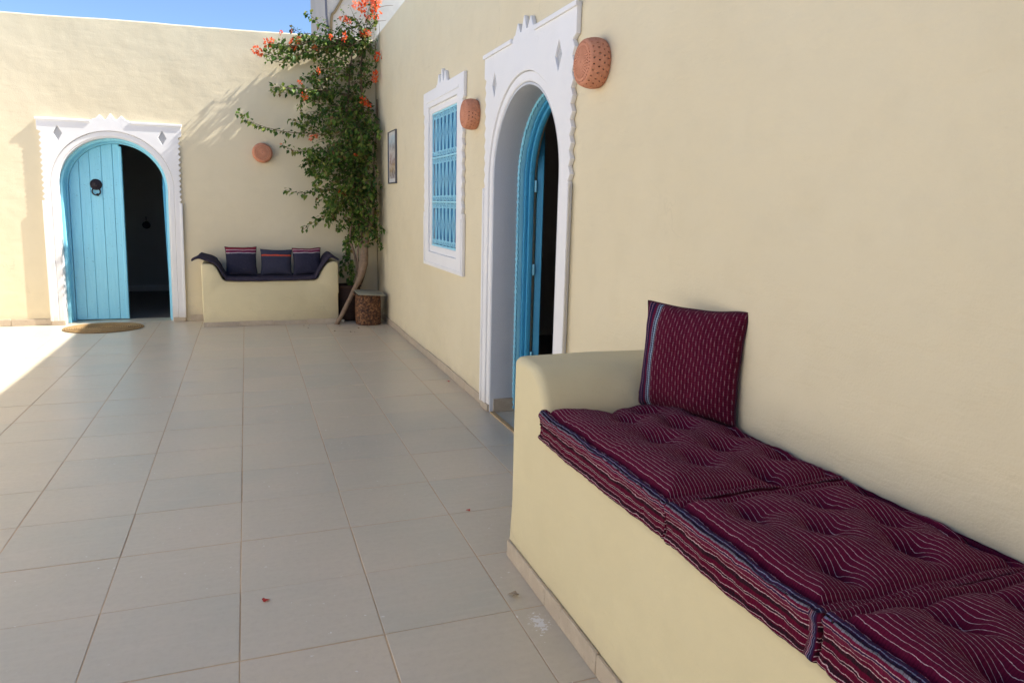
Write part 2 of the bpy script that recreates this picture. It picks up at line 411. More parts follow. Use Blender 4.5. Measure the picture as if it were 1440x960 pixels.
def art():
    t = NT('faded_watercolour'); p = t.obj()
    sp = t.n('ShaderNodeSeparateXYZ'); t.l(p, sp.inputs[0])
    n1 = t.noise(p, 7, 5, .7); n2 = t.noise(p, 16, 4, .7)
    c = t.ramp(t.math('ADD', t.math('MULTIPLY', t.math('ADD', sp.outputs[2], .27), 1.5), t.math('MULTIPLY', t.math('SUBTRACT', n1, .5), .5)),
               [(0, (.55, .52, .48)), (.10, (.16, .12, .12)), (.25, (.42, .28, .10)), (.35, (.28, .15, .13)), (.48, (.55, .50, .42)), (.58, (.22, .20, .20)), (.68, (.35, .50, .55)), (.85, (.62, .62, .60))])
    c = t.mix(t.ramp(n2, [(.42, 0.0), (.62, .75)]), c, (.62, .60, .57))
    t.col(c); t.rough(.5); return t.m
M['art'] = art()
M['frame'] = simple('dark_grey_frame', (.10, .10, .11), None, .4, 30)
M['paper'] = simple('white_mount', (.66, .65, .62), None, .6, 30)

WX = 1.535      # plane of the long side wall (faces -x)
WY = 8.99       # plane of the end wall (faces -y)
# ------------------------------------------------------------------ ground, floor
gm = pyd('ground', [(-700, -700, -.06), (700, -700, -.06), (700, 700, -.06), (-700, 700, -.06)], [(0, 1, 2, 3)])
tag(link('ground', gm, M['sand']), kind='structure')
floor = box('courtyard_floor', -3.6, WX, -2.5, WY, -.05, -.0016, M['grout']); tag(floor, kind='structure')
TX, TY, OX, OY = .45, .419, -.078, 2.132
def tile_mesh(w_, d_, name='floor_tile'):
    g = .0024; b = .0011
    x0, x1, y0, y1 = g, w_-g, g, d_-g
    v = [(x0+b, y0+b, 0), (x1-b, y0+b, 0), (x1-b, y1-b, 0), (x0+b, y1-b, 0), (x0, y0, -b), (x1, y0, -b), (x1, y1, -b), (x0, y1, -b),
         (x0, y0, -.006), (x1, y0, -.006), (x1, y1, -.006), (x0, y1, -.006)]
    f = [(0, 1, 2, 3)]
    for k in range(4):
        n = (k+1) % 4; f += [(k, 4+k, 4+n, n), (4+k, 8+k, 8+n, 4+n)]
    me = bpy.data.meshes.new(name); me.from_pydata(v, [], [tuple(reversed(q)) if False else q for q in f]); me.update()
    bm = bmesh.new(); bm.from_mesh(me); bmesh.ops.recalc_face_normals(bm, faces=bm.faces[:])
    if bm.faces[0].normal.z < 0: bmesh.ops.reverse_faces(bm, faces=bm.faces[:])
    bm.to_mesh(me); bm.free(); me.materials.append(M['tile']); return me
tcache = {}
far = []
cands = []
for i in range(-14, 5):
    for j in range(-20, 18):
        x0 = OX+i*TX; x1 = x0+TX; y0 = OY+j*TY; y1 = y0+TY
        x0 = max(x0, -3.598); x1 = min(x1, WX-.002); y0 = max(y0, -2.498); y1 = min(y1, WY-.002)
        if x1-x0 < .03 or y1-y0 < .03: continue
        c = ((x0+x1)/2, (y0+y1)/2)
        # inside the wedge that the photograph sees, with a margin
        cx_ = c[0]*rt2.x+c[1]*rt2.y; cz_ = c[0]*fw.x+c[1]*fw.y+CAM_H*.186
        q = cx_/cz_ if cz_ > .3 else 99
        inside = cz_ > .3 and -.86 < q < .84 and c[1] > .9
        cands.append((0 if inside else 1, c[0]**2+c[1]**2, x0, x1, y0, y1))
cands.sort()
nt_ = 0; fv, ff = [], []
for ins, d, x0, x1, y0, y1 in cands:
    key = (round(x1-x0, 3), round(y1-y0, 3))
    if ins == 0 and nt_ < 290:
        if key not in tcache: tcache[key] = tile_mesh(*key)
        o = link('floor_tile', tcache[key], None, floor); nt_ += 1
        o.location = (x0+random.uniform(-.0008, .0008), y0+random.uniform(-.0008, .0008), random.uniform(-.0007, .0007))
        o.rotation_euler = (random.uniform(-.0012, .0012), random.uniform(-.0012, .0012), random.uniform(-.0012, .0012))
    else:
        k = len(fv); g = .0025
        fv += [(x0+g, y0+g, 0), (x1-g, y0+g, 0), (x1-g, y1-g, 0), (x0+g, y1-g, 0), (x0+g, y0+g, -.0040), (x1-g, y0+g, -.0040), (x1-g, y1-g, -.0040), (x0+g, y1-g, -.0040)]
        ff += [(k, k+1, k+2, k+3), (k, k+4, k+5, k+1), (k+1, k+5, k+6, k+2), (k+2, k+6, k+7, k+3), (k+3, k+7, k+4, k)]
o = link('floor_tiles_beyond', pyd('floor_tiles_beyond', fv, ff, 0), M['tile'], floor); tag(o, kind='stuff')

def skirting(parent, p0, p1, out, h=.072, th=.011, L=.42):
    """row of skirting tiles along the foot of a wall from p0 to p1 (x,y), proud by th towards out"""
    p0 = Vector((*p0, 0)); p1 = Vector((*p1, 0)); out = Vector((*out, 0)); D = (p1-p0); n = max(1, round(D.length/L)); st = D.length/n
    ang = math.atan2(D.y, D.x)
    side = 1 if Vector((-D.y, D.x, 0)).dot(out) > 0 else -1
    me = box_me('skirting_tile', .0012, st-.0012, 0 if side > 0 else -th, th if side > 0 else 0, .001, h, .0025, 1)
    me.materials.append(M['skirt'])
    for k in range(n):
        o = link('skirting_tile', me, None, parent)
        o.location = p0+D.normalized()*st*k+out*random.uniform(-.0005, .0015)+Vector((0, 0, random.uniform(-.001, .001)))
        o.rotation_euler = (0, random.uniform(-.004, .004), ang)
        o.scale.z = random.uniform(.94, 1.05)

# ------------------------------------------------------------------ long house on the side (wall faces -x)
# local frame of everything fixed on it: x runs along -Y, y points into the wall
def side_frame(y): return (WX, y, 0), -PI/2
def wobble_top(x0, x1, z0, z1, n=50, amp=.007):
    out = []
    for i in range(n+1):
        t = i/n; x = x0+(x1-x0)*t
        out.append((x, z0+(z1-z0)*t+amp*nz(x*1.3, z0)+.003*nz(x*7, z0)))
    return out
DOORY, WINY = 3.965, 5.745
side = thing('side_house', 'long cream plastered house with an arched doorway and grilled window along the tiled courtyard', 'house', (WX, 0, 0), -PI/2)
# outline in local x (= -Y) from Y=12.6 to Y=-6
xa, xb = -12.6, 6.0
outer = [(xa, -.05)]+wobble_top(xa, xb, 3.355, 3.33, 120)+[(xb, -.05)]
DR = .53; DS = 1.565
hole_d = arch_pts(DR+.004, DS, -.04, 36, -DOORY)
hole_w = [(-WINY-.47, .985), (-WINY-.47, 2.225), (-WINY+.47, 2.225), (-WINY+.47, .985)]
wall = shape('wall', outer, [hole_d, hole_w], .30, 0, M['wall'], side, .012, 3)
# other walls and roof of the same house so that the rooms behind the openings are dark
box('rear_wall', xa, xb, 4.2, 4.5, -.05, 3.3, M['wall'], side)
box('end_wall', xa, xa+.3, .302, 4.198, -.05, 3.3, M['wall'], side)
box('end_wall', xb-.3, xb, .302, 4.198, -.05, 3.3, M['wall'], side)
box('roof', xa+.302, xb-.302, .302, 4.198, 2.85, 3.02, M['roof'], side)
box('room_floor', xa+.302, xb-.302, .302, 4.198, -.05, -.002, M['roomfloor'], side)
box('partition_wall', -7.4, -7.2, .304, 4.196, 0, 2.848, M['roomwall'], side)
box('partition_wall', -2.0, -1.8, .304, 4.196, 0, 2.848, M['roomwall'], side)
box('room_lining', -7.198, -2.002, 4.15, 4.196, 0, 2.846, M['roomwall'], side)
# skirting: world coordinates -> local (x=-Y, y=X-WX)
skirting(side, (-8.9, 0), (-DOORY-.712, 0), (0, -1))
skirting(side, (-DOORY+.712, 0), (-2.53, 0), (0, -1))
skirting(side, (-DOORY-DR+.012, .01), (-DOORY-DR+.012, .165), (1, 0), h=.10)
skirting(side, (-DOORY+DR-.012, .01), (-DOORY+DR-.012, .165), (-1, 0), h=.10)
box('threshold_strip', -DOORY-DR+.02, -DOORY+DR-.02, -.012, .016, -.01, .009, simple('ochre_threshold', (.50, .34, .17), None, .7, 30), side)
box('threshold_tile', -DOORY-DR+.02, -DOORY+DR-.02, .0162, .30, -.02, .0015, M['tile'], side)

def zig_outline(hw, z_low, z_hi, top, crown_x=0.0, teeth=9, tl=.030, crown=(.20, .085), inset=.018, tilt=0.0, z0=.0):
    """outline of the white surround, anticlockwise from bottom left; toothed between z_low and z_hi on both sides"""
    left = [(-hw+inset, z0), (-hw+inset, z_low)]
    p = (z_hi-z_low)/teeth
    for k in range(teeth):
        left.append((-hw+inset+tl*.25, z_low+p*k+.002)); left.append((-hw+inset-tl*.55, z_low+p*(k+.5)))
    left += [(-hw+inset+tl*.25, z_hi), (-hw-.012, z_hi+.02), (-hw-.012, top)]
    right = [(-x, z) for x, z in left][::-1]
    cw, ch = crown; tp = []
    b = top+.014
    tp.append((crown_x-cw+.002, top)); tp.append((crown_x-cw+.012, b))
    for k, hh in ((-1, .72), (0, 1.0), (1, .72)):
        c = crown_x+k*cw*.56
        tp += [(c-cw*.235, b+.003), (c-.004, b+ch*hh*1.2), (c+.006, b+ch*hh*1.2), (c+cw*.235, b+.003)]
    tp += [(crown_x+cw-.012, b), (crown_x+cw-.002, top)]
    o = left+tp+right
    return [(x, z+tilt*x*max(0, z)/2.3) for x, z in o]
def surround(parent, cx, hw, r, spring, z_low, z_hi, top, thick, crown, dia_x, dia_z, teeth):
    root = bpy.data.objects.new('door_surround', None); C.objects.link(root); root.parent = parent; root.location = (cx, 0, 0)
    root['label'] = 'white lime door surround with toothed sides and a three-pointed crown'
    hole = arch_pts(r+.062, spring, .045, 44)
    outl = zig_outline(hw, z_low, z_hi, top, 0, teeth, crown=crown, z0=.045)
    dia = []
    for s in (-1, 1):
        dia.append([(s*dia_x-.042, dia_z), (s*dia_x, dia_z+.075), (s*dia_x+.042, dia_z), (s*dia_x, dia_z-.075)])
    shape('surround_plate', outl+hole[::-1], dia, -.001, -thick, M['white'], root, .005, 2)
    # cream-white moulding stepping down to the opening
    shape('arch_moulding', arch_band(r+.0605, r+.004, spring, .045, 44), [], -.001, -thick*.6, M['white'], root, .010, 3)
    shape('top_ledge', [(-hw-.022, top-.022), (-hw-.022, top+.004), (-crown[0]-.004, top+.004), (-crown[0]-.004, top-.022)], [], -thick+.004, -thick-.012, M['white'], root, .004, 2)
    shape('top_ledge', [(crown[0]+.004, top-.022), (crown[0]+.004, top+.004), (hw+.022, top+.004), (hw+.022, top-.022)], [], -thick+.004, -thick-.012, M['white'], root, .004, 2)
    for s in (-1, 1):
        x = s*(hw-.012); shape('side_bead', [(x-.013, .047), (x-.013, z_low-.01), (x+.013, z_low-.01), (x+.013, .047)], [], -thick+.003, -thick-.008, M['white'], root, .006, 3)
        d = shape('diamond_inlay', [(s*dia_x-.041, dia_z), (s*dia_x, dia_z+.074), (s*dia_x+.041, dia_z), (s*dia_x, dia_z-.074)], [], -.003, -thick*.55, M['tinglass'], root, .001, 1)
        xx = s*(r+.09)
        box('plinth_block', min(s*(r+.003), s*(hw-.006)), max(s*(r+.003), s*(hw-.006)), -thick-.002, -.001, .001, .052, M['skirt'], root, .004, 1)
    return root
sd = surround(side, -DOORY, .690, DR, DS, 1.53, 2.20, 2.362, .028, (.175, .066), .50, 2.155, 9)

# side door: reveal, moulded blue frame and the leaf swung far back inside
door = thing('arched_door', 'mid blue arched wooden door beside the plaster bench, folded back into its dark room', 'door', (WX, DOORY, 0), -PI/2)
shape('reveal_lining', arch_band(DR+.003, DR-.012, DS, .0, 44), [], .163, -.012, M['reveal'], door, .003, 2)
for (y0, y1, ins, mt) in ((.165, .196, .026, 'blue'), (.1965, .222, .040, 'blue2'), (.2225, .256, .058, 'blue2')):
    shape('frame_moulding', arch_band(DR-.001, DR-ins, DS, .002, 44), [], y1, y0, M[mt], door, .005, 2)
# carved rope running up the outermost moulding
bm = bmesh.new()
path = []
rr = DR-.018
for i in range(70): path.append((-rr, 0.02+(DS-.02)*i/70))
path += [(-rr*math.cos(PI*i/70), DS+rr*math.sin(PI*i/70)) for i in range(71)]
path += [(rr, DS-(DS-.02)*(i+1)/70) for i in range(70)]
for ph in (0, PI):
    pts = []; L_ = 0
    for i, (x, z) in enumerate(path):
        if i: L_ += math.hypot(x-path[i-1][0], z-path[i-1][1])
        nx, nz_ = (x/rr if z > DS else math.copysign(1, x)), ((z-DS)/rr if z > DS else 0)
        a = L_*2*PI/.075+ph
        pts.append((x+nx*.007*math.cos(a), .160+.007*math.sin(a)*.6, z+nz_*.007*math.cos(a)))
    tube(bm, pts, .0075, 6)
link('rope_carving', from_bm('rope_carving', bm, 60), M['blue'], door)
leaf = bpy.data.objects.new('door_leaf', None); C.objects.link(leaf); leaf.parent = door
lw = DR-.07
leaf.location = (-lw-.020, .302, .0); leaf.rotation_euler = (0, 0, math.radians(158))
# the leaf's local x runs from its hinge; half an arch high on the hinge side
def leaf_outline(x0, x1, R, spring, z0, n=8):
    top = []
    for i in range(n+1):
        x = x0+(x1-x0)*i/n
        dx = R-x
        top.append((x, spring+math.sqrt(max(0, R*R-dx*dx))))
    return [(x0, z0)]+top+[(x1, z0)]
LR = lw
ed = [0, .095, .20, .31, LR]
for a, b in zip(ed[:-1], ed[1:]):
    shape('plank', leaf_outline(a+.001, b-.001, LR, DS, .012), [], .022, -.022, M['blue2'], leaf, .003, 1)
for z in (.35, .95, 1.5):
    bm = bmesh.new(); tube(bm, [(-lw-.018, .268, z), (-lw-.018, .268, z+.075)], .009, 8)
    link('hinge', from_bm('hinge', bm), M['blue'], door)

# window in the side wall
win = bpy.data.objects.new('grilled_window', None); C.objects.link(win); win.parent = side; win.location = (-WINY-.035, 0, 0)
win['label'] = 'blue shuttered window behind a scrolled turquoise iron grille'
hw_, wt = .625, .028
outl = zig_outline(hw_-.012, 1.34, 2.16, 2.352, 0, 9, crown=(.18, .085), z0=.872)
outl[0] = (-hw_+.0, .872); outl[1] = (-hw_+.0, 1.34); outl[-1] = (hw_-.0, .872); outl[-2] = (hw_-.0, 1.34)
hr = [(-.452, .995), (-.452, 2.215), (.452, 2.215), (.452, .995)]
shape('surround_plate', outl, [hr], -.001, -wt, M['white'], win, .005, 2)
shape('reveal_frame', [(-.468, .987), (-.468, 2.223), (.468, 2.223), (.468, .987)], [[(-.408, 1.05), (-.408, 2.165), (.408, 2.165), (.408, 1.05)]], .05, -.008, M['white'], win, .004, 2)
shape('edge_bead', [(-hw_+.022, .885), (-hw_+.022, 1.30), (-hw_+.040, 1.30), (-hw_+.040, .905), (hw_-.040, .905), (hw_-.040, 1.30), (hw_-.022, 1.30), (hw_-.022, .885)], [], -wt+.003, -wt-.006, M['white'], win, .004, 2)
shape('edge_bead', [(-.50, 2.255), (-.50, 2.272), (.50, 2.272), (.50, 2.255)], [], -wt+.003, -wt-.006, M['white'], win, .004, 2)
for s in (-1, 1):
    for k in range(3):
        x0 = s*.004+(0 if s > 0 else -.40)+k*.1333
        box('shutter_board', x0+.001, x0+.131, .036, .058, 1.05, 2.165, M['blue3'], win, .004, 1)
for z in (1.10, 1.58, 2.10):
    for s in (-1, 1): box('shutter_rail', min(s*.01, s*.395), max(s*.01, s*.395), .024, .035, z-.03, z+.03, M['blue3'], win, .004, 1)
gz = [1.058, 1.427, 1.795, 2.158]
for z in gz: box('grille_rail', -.407, .407, .0, .010, z-.008, z+.008, M['grille'], win, .002, 1)
vb = box_me('grille_bar', -.004, .004, -.004, .004, 1.06, 2.156, .001, 1); vb.materials.append(M['grille'])
NB = 8
for i in range(NB):
    o = link('grille_bar', vb, None, win); o.location = (-.40+.8*i/(NB-1), .005, 0)
# wrought scrolls: a tall curled C, one pair per cell and tier
bm = bmesh.new()
def scroll_pts(s):
    pts = []
    R0 = .020
    for k in range(22):                      # lower curl
        a = PI*1.9*(1-k/21); r = R0*(1-.55*(1-k/21))
        pts.append((s*(.024-r*math.cos(a)), 0, .036-r*math.sin(a)*1.25))
    pts += [(s*.008, 0, .09), (s*.020, 0, .15), (s*.030, 0, .183)]
    m = [(x, y, .366-z) for x, y, z in pts[::-1]][1:]
    return spline(pts, 1)+[Vector(q) for q in m]
tube(bm, scroll_pts(1), .0034, 5)
sm_ = from_bm('grille_scroll', bm, 60); sm_.materials.append(M['grille'])
for ti in range(3):
    for c in range(NB-1):
        for s in (-1, 1):
            o = link('grille_scroll', sm_, None, win); xc = -.40+.8*(c+.5)/(NB-1)
            o.location = (xc-s*.046, .004, gz[ti]+.001); o.scale = (s, 1, (gz[ti+1]-gz[ti])/.366)

# ------------------------------------------------------------------ house at the end (wall faces -y)
end = thing('end_house', 'cream plastered house with a turquoise arched door, closing the far end of the courtyard', 'house', (0, WY, 0))
ex0, ex1 = -3.6, WX-.004
DX, ER, ES = -1.362, .542, 1.50
def lean(x, z): return x+(z-1.0)*.024
outer = [(ex0, -.05)]+wobble_top(ex0, ex1, 3.19, 3.315, 70, .010)+[(ex1, -.05)]
shape('wall', outer, [[(lean(x, z), z) for x, z in arch_pts(ER+.006, ES, -.04, 36, DX)]], .30, 0, M['backwall'], end, .015, 3)
box('rear_wall', ex0, ex1, 3.6, 3.9, -.05, 3.1, M['wall'], end)
box('end_wall', ex0, ex0+.3, .302, 3.598, -.05, 3.1, M['wall'], end)
box('end_wall', ex1-.3, ex1, .302, 3.598, -.05, 3.1, M['wall'], end)
box('roof', ex0+.302, ex1-.302, .302, 3.598, 2.75, 2.9, M['roof'], end)
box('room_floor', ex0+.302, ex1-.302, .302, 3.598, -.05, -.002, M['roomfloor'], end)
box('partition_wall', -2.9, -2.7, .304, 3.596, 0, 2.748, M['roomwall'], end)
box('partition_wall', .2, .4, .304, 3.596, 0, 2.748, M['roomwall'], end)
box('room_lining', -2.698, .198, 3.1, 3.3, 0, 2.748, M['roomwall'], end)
box('room_skirting', -2.698, .198, 3.085, 3.099, 0, .09, M['white'], end)
box('threshold_tile', DX-ER-.02, DX+ER-.03, .002, .30, -.02, .003, M['tile'], end)
skirting(end, (-3.58, 0), (DX-.70, 0), (0, -1)); skirting(end, (DX+.70, 0), (WX-.012, 0), (0, -1))
es_ = surround(end, DX, .680, ER-.002, ES, 1.36, 2.06, 2.205, .030, (.185, .052), .50, 2.055, 12)
door = thing('arched_door', 'turquoise arched plank door with black knocker at the far end, half of it standing open', 'door', (DX, WY, 0))
shape('reveal_lining', arch_band(ER+.002, ER-.008, ES, 0, 44), [], .085, -.014, M['white'], door, .002, 2)
shape('door_frame', arch_band(ER-.004, ER-.034, ES, 0.003, 44), [], .235, .086, M['blue'], door, .006, 2)
shape('inner_frame', arch_band(ER-.004, ER-.055, ES, 0.003, 44), [], .285, .236, M['blue'], door, .004, 2)
R2 = ER-.058
def plank_out(x0, x1):
    n = 8; top = [(x0+(x1-x0)*i/n, ES+math.sqrt(max(0, R2*R2-(x0+(x1-x0)*i/n)**2))) for i in range(n+1)]
    return [(x0, .012)]+top+[(x1, .012)]
ed = [-R2+.001, -.375, -.270, -.152, -.040, .028]
for a, b in zip(ed[:-1], ed[1:]):
    o = shape('plank', plank_out(a+.0013, b-.0013), [], .275, .243+random.uniform(-.002, .002), M['blue'], door, .004, 1)
shape('meeting_strip', [(.022, .012), (.022, 1.96), (.052, 1.958), (.052, .012)], [], .280, .226, M['blue'], door, .006, 2)
for a, b in ((-.36, -.20), (-.20, -.04)): pass
# the other leaf, swung inside against the dark
lf = bpy.data.objects.new('open_leaf', None); C.objects.link(lf); lf.parent = door; lf.location = (R2-.004, .31, 0); lf.rotation_euler = (0, 0, math.radians(-100))
for a, b in ((.0, .11), (.11, .22), (.22, .33), (.33, .44)):
    o = shape('plank', [(-x, z) for x, z in leaf_outline(a+.001, b-.001, R2, ES, .012)][::-1], [], .018, -.018, M['blue2'], lf, .003, 1)
shape('back_board', plank_out(-R2+.004, .024), [], .290, .276, M['blue'], door)
kn = bpy.data.objects.new('door_knocker', None); C.objects.link(kn); kn.parent = door; kn.location = (-.215, .240, 1.535)
kn.rotation_euler = (PI/2, 0, 0); kn.scale = (.88, .88, .88)
bm = bmesh.new(); lathe(bm, [(.0001, .030), (.016, .028), (.020, .018), (.046, .014), (.052, .020), (.066, .014), (.070, 0)], 28)
link('rosette', from_bm('rosette', bm), M['darkmetal'], kn)
bm = bmesh.new(); tube(bm, [(.046*math.sin(2*PI*k/24), -.086+.046*math.cos(2*PI*k/24), .024) for k in range(25)], .0085, 8, False)
lathe(bm, [(.0001, .036), (.016, .03), (.018, .012), (.0001, .008)], 12, (.012, -.126, 0))
link('ring', from_bm('ring', bm), M['darkmetal'], kn)

for q in list(es_.children)+list(door.children):
    if q.type == 'MESH' and q.data.users == 1:
        for v_ in q.data.vertices: v_.co.x = lean(v_.co.x, v_.co.z)
kn.location.x = lean(kn.location.x, 1.535)

# rooftop room behind, pipes, unseen courtyard walls added to shape the light
rt_ = thing('rooftop_building', 'pale building block rising behind the corner where the vine climbs', 'building', (0, 0, 0))
box('wall', 1.41, 5.4, 12.95, 16, -.05, 6.6, M['farwall'], rt_, .02, 2)
box('parapet', 1.37, 5.45, 12.90, 12.948, 5.9, 6.62, M['farwall'], rt_, .01, 1)
box('side_wing', 2.18, 6.4, 12.62, 12.93, 2.8, 5.6, M['roof'], rt_, .02, 2)  # lighter coat puts sunlight into the colour of this wing
bm = bmesh.new(); tube(bm, [(1.42, 12.90, 2.9), (1.42, 12.9, 4.2), (1.39, 12.9, 4.45), (1.375, 12.9, 5.2), (1.37, 12.9, 6.4)], .018, 8)
tag(link('drain_pipe', from_bm('drain_pipe', bm), M['pipe']), 'thin blue grey drain pipe down the corner of the rooftop building', 'pipe')
bm = bmesh.new(); tube(bm, spline([(1.46, 12.92, 3.6), (1.47, 12.92, 4.38), (1.54, 12.92, 4.54), (1.66, 12.92, 4.75), (1.9, 12.92, 5.2)]), .022, 6)
tag(link('cable', from_bm('cable', bm), M['cable']), 'ochre cable bending up across the face of the rooftop building', 'cable')
wl_ = box('unseen_wall', -3.9, -3.604, -6, 12.6, -.05, 3.1, M["white"], None, .02, 2); tag(wl_, 'unseen white wall added on the sunny side to bounce light into the courtyard', 'wall')  # unseen wall, set close and white to bounce sun into the shade
wl_ = box('unseen_wall', -3.9, WX, -2.8, -2.504, -.05, 3.1, M["white"], None, .02, 2); tag(wl_, 'unseen white wall added behind the viewer to darken the near end of the courtyard', 'wall')  # unseen wall, moved in to hold light off the near end
# ------------------------------------------------------------------ near plaster bench along the side wall
BF = .955                     # front face of the bench
bench = thing('plaster_bench', 'long cream plastered masonry bench with one raised rounded arm, burgundy mattresses on its seat', 'bench', (BF, 2.52, 0))
def bench_profile(prof, x0, x1, nx=14, rnd=.034, amp=.005):
    """profile (y,z) extruded along x, with rounded front edge; returns mesh"""
    v, f = [], []
    cols = []
    steps = [(rnd*(1-math.cos(a)), rnd*(1-math.sin(a))) for a in [PI/2*k/6 for k in range(7)]] + [(rnd+(x1-x0-rnd)*k/nx, 0) for k in range(1, nx+1)]
    n = len(prof)
    for dx, shrink in steps:
        ring = []
        for i, (y, z) in enumerate(prof):
            a = Vector(prof[(i+1) % n])-Vector(prof[i-1]); nn = Vector((-a.y, a.x)); nn = nn.normalized() if nn.length > 1e-6 else Vector((0, 0))
            zz = z if z < .001 else z
            p = Vector((y, z))+nn*shrink*(0 if z < .001 else 1)
            w_ = amp*nz(p.x*3, p.y*3, dx*3)
            ring.append(len(v)); v.append((x0+dx, p.x+w_, p.y+(w_ if z > .001 else 0)))
        cols.append(ring)
    for a, b in zip(cols[:-1], cols[1:]):
        for i in range(n):
            j = (i+1) % n; f.append((a[i], a[j], b[j], b[i]))
    f.append(tuple(cols[0][::-1])); f.append(tuple(cols[-1]))
    bm = bmesh.new(); me = bpy.data.meshes.new('p'); me.from_pydata(v, [], f); bm.from_mesh(me)
    bmesh.ops.triangulate(bm, faces=[q for q in bm.faces if len(q.verts) > 4])
    bmesh.ops.recalc_face_normals(bm, faces=bm.faces[:])
    return from_bm('bench_body', bm, 55)
SEAT = .590
def arm_curve():
    # y relative to 2.52, going towards the viewer: outer face, rounded crown, concave sweep down to the seat
    p = [(.014, 0), (.014, .25), (.013, .5), (.012, .79)]
    p += [(-.022+.034*math.cos(a), .805+.03*math.sin(a)) for a in [PI/2*k/6 for k in range(0, 7)]]
    p += [(-.10, .838), (-.16, .835)]
    c = (-.16, .60)
    p += [(-.16-.165*math.sin(a), .60+.235*math.cos(a)) for a in [PI/2*k/12 for k in range(1, 13)]]
    p += [(-.326, SEAT+.004)]
    return p
prof = arm_curve() + [(-.6, SEAT), (-1.2, SEAT), (-1.8, SEAT), (-2.4, SEAT), (-3.2, SEAT), (-3.2, .3), (-3.2, 0)]
me = bench_profile(prof, 0, WX-.002-BF); me.name = 'bench_body'
link('bench_body', me, M['bench'], bench)
skirting(bench, (-.002, 0), (-.002, -3.2), (-1, 0), h=.075, th=.013)
skirting(bench, (-.002, .002), (WX-BF-.04, .002), (0, 1), h=.075, th=.013)

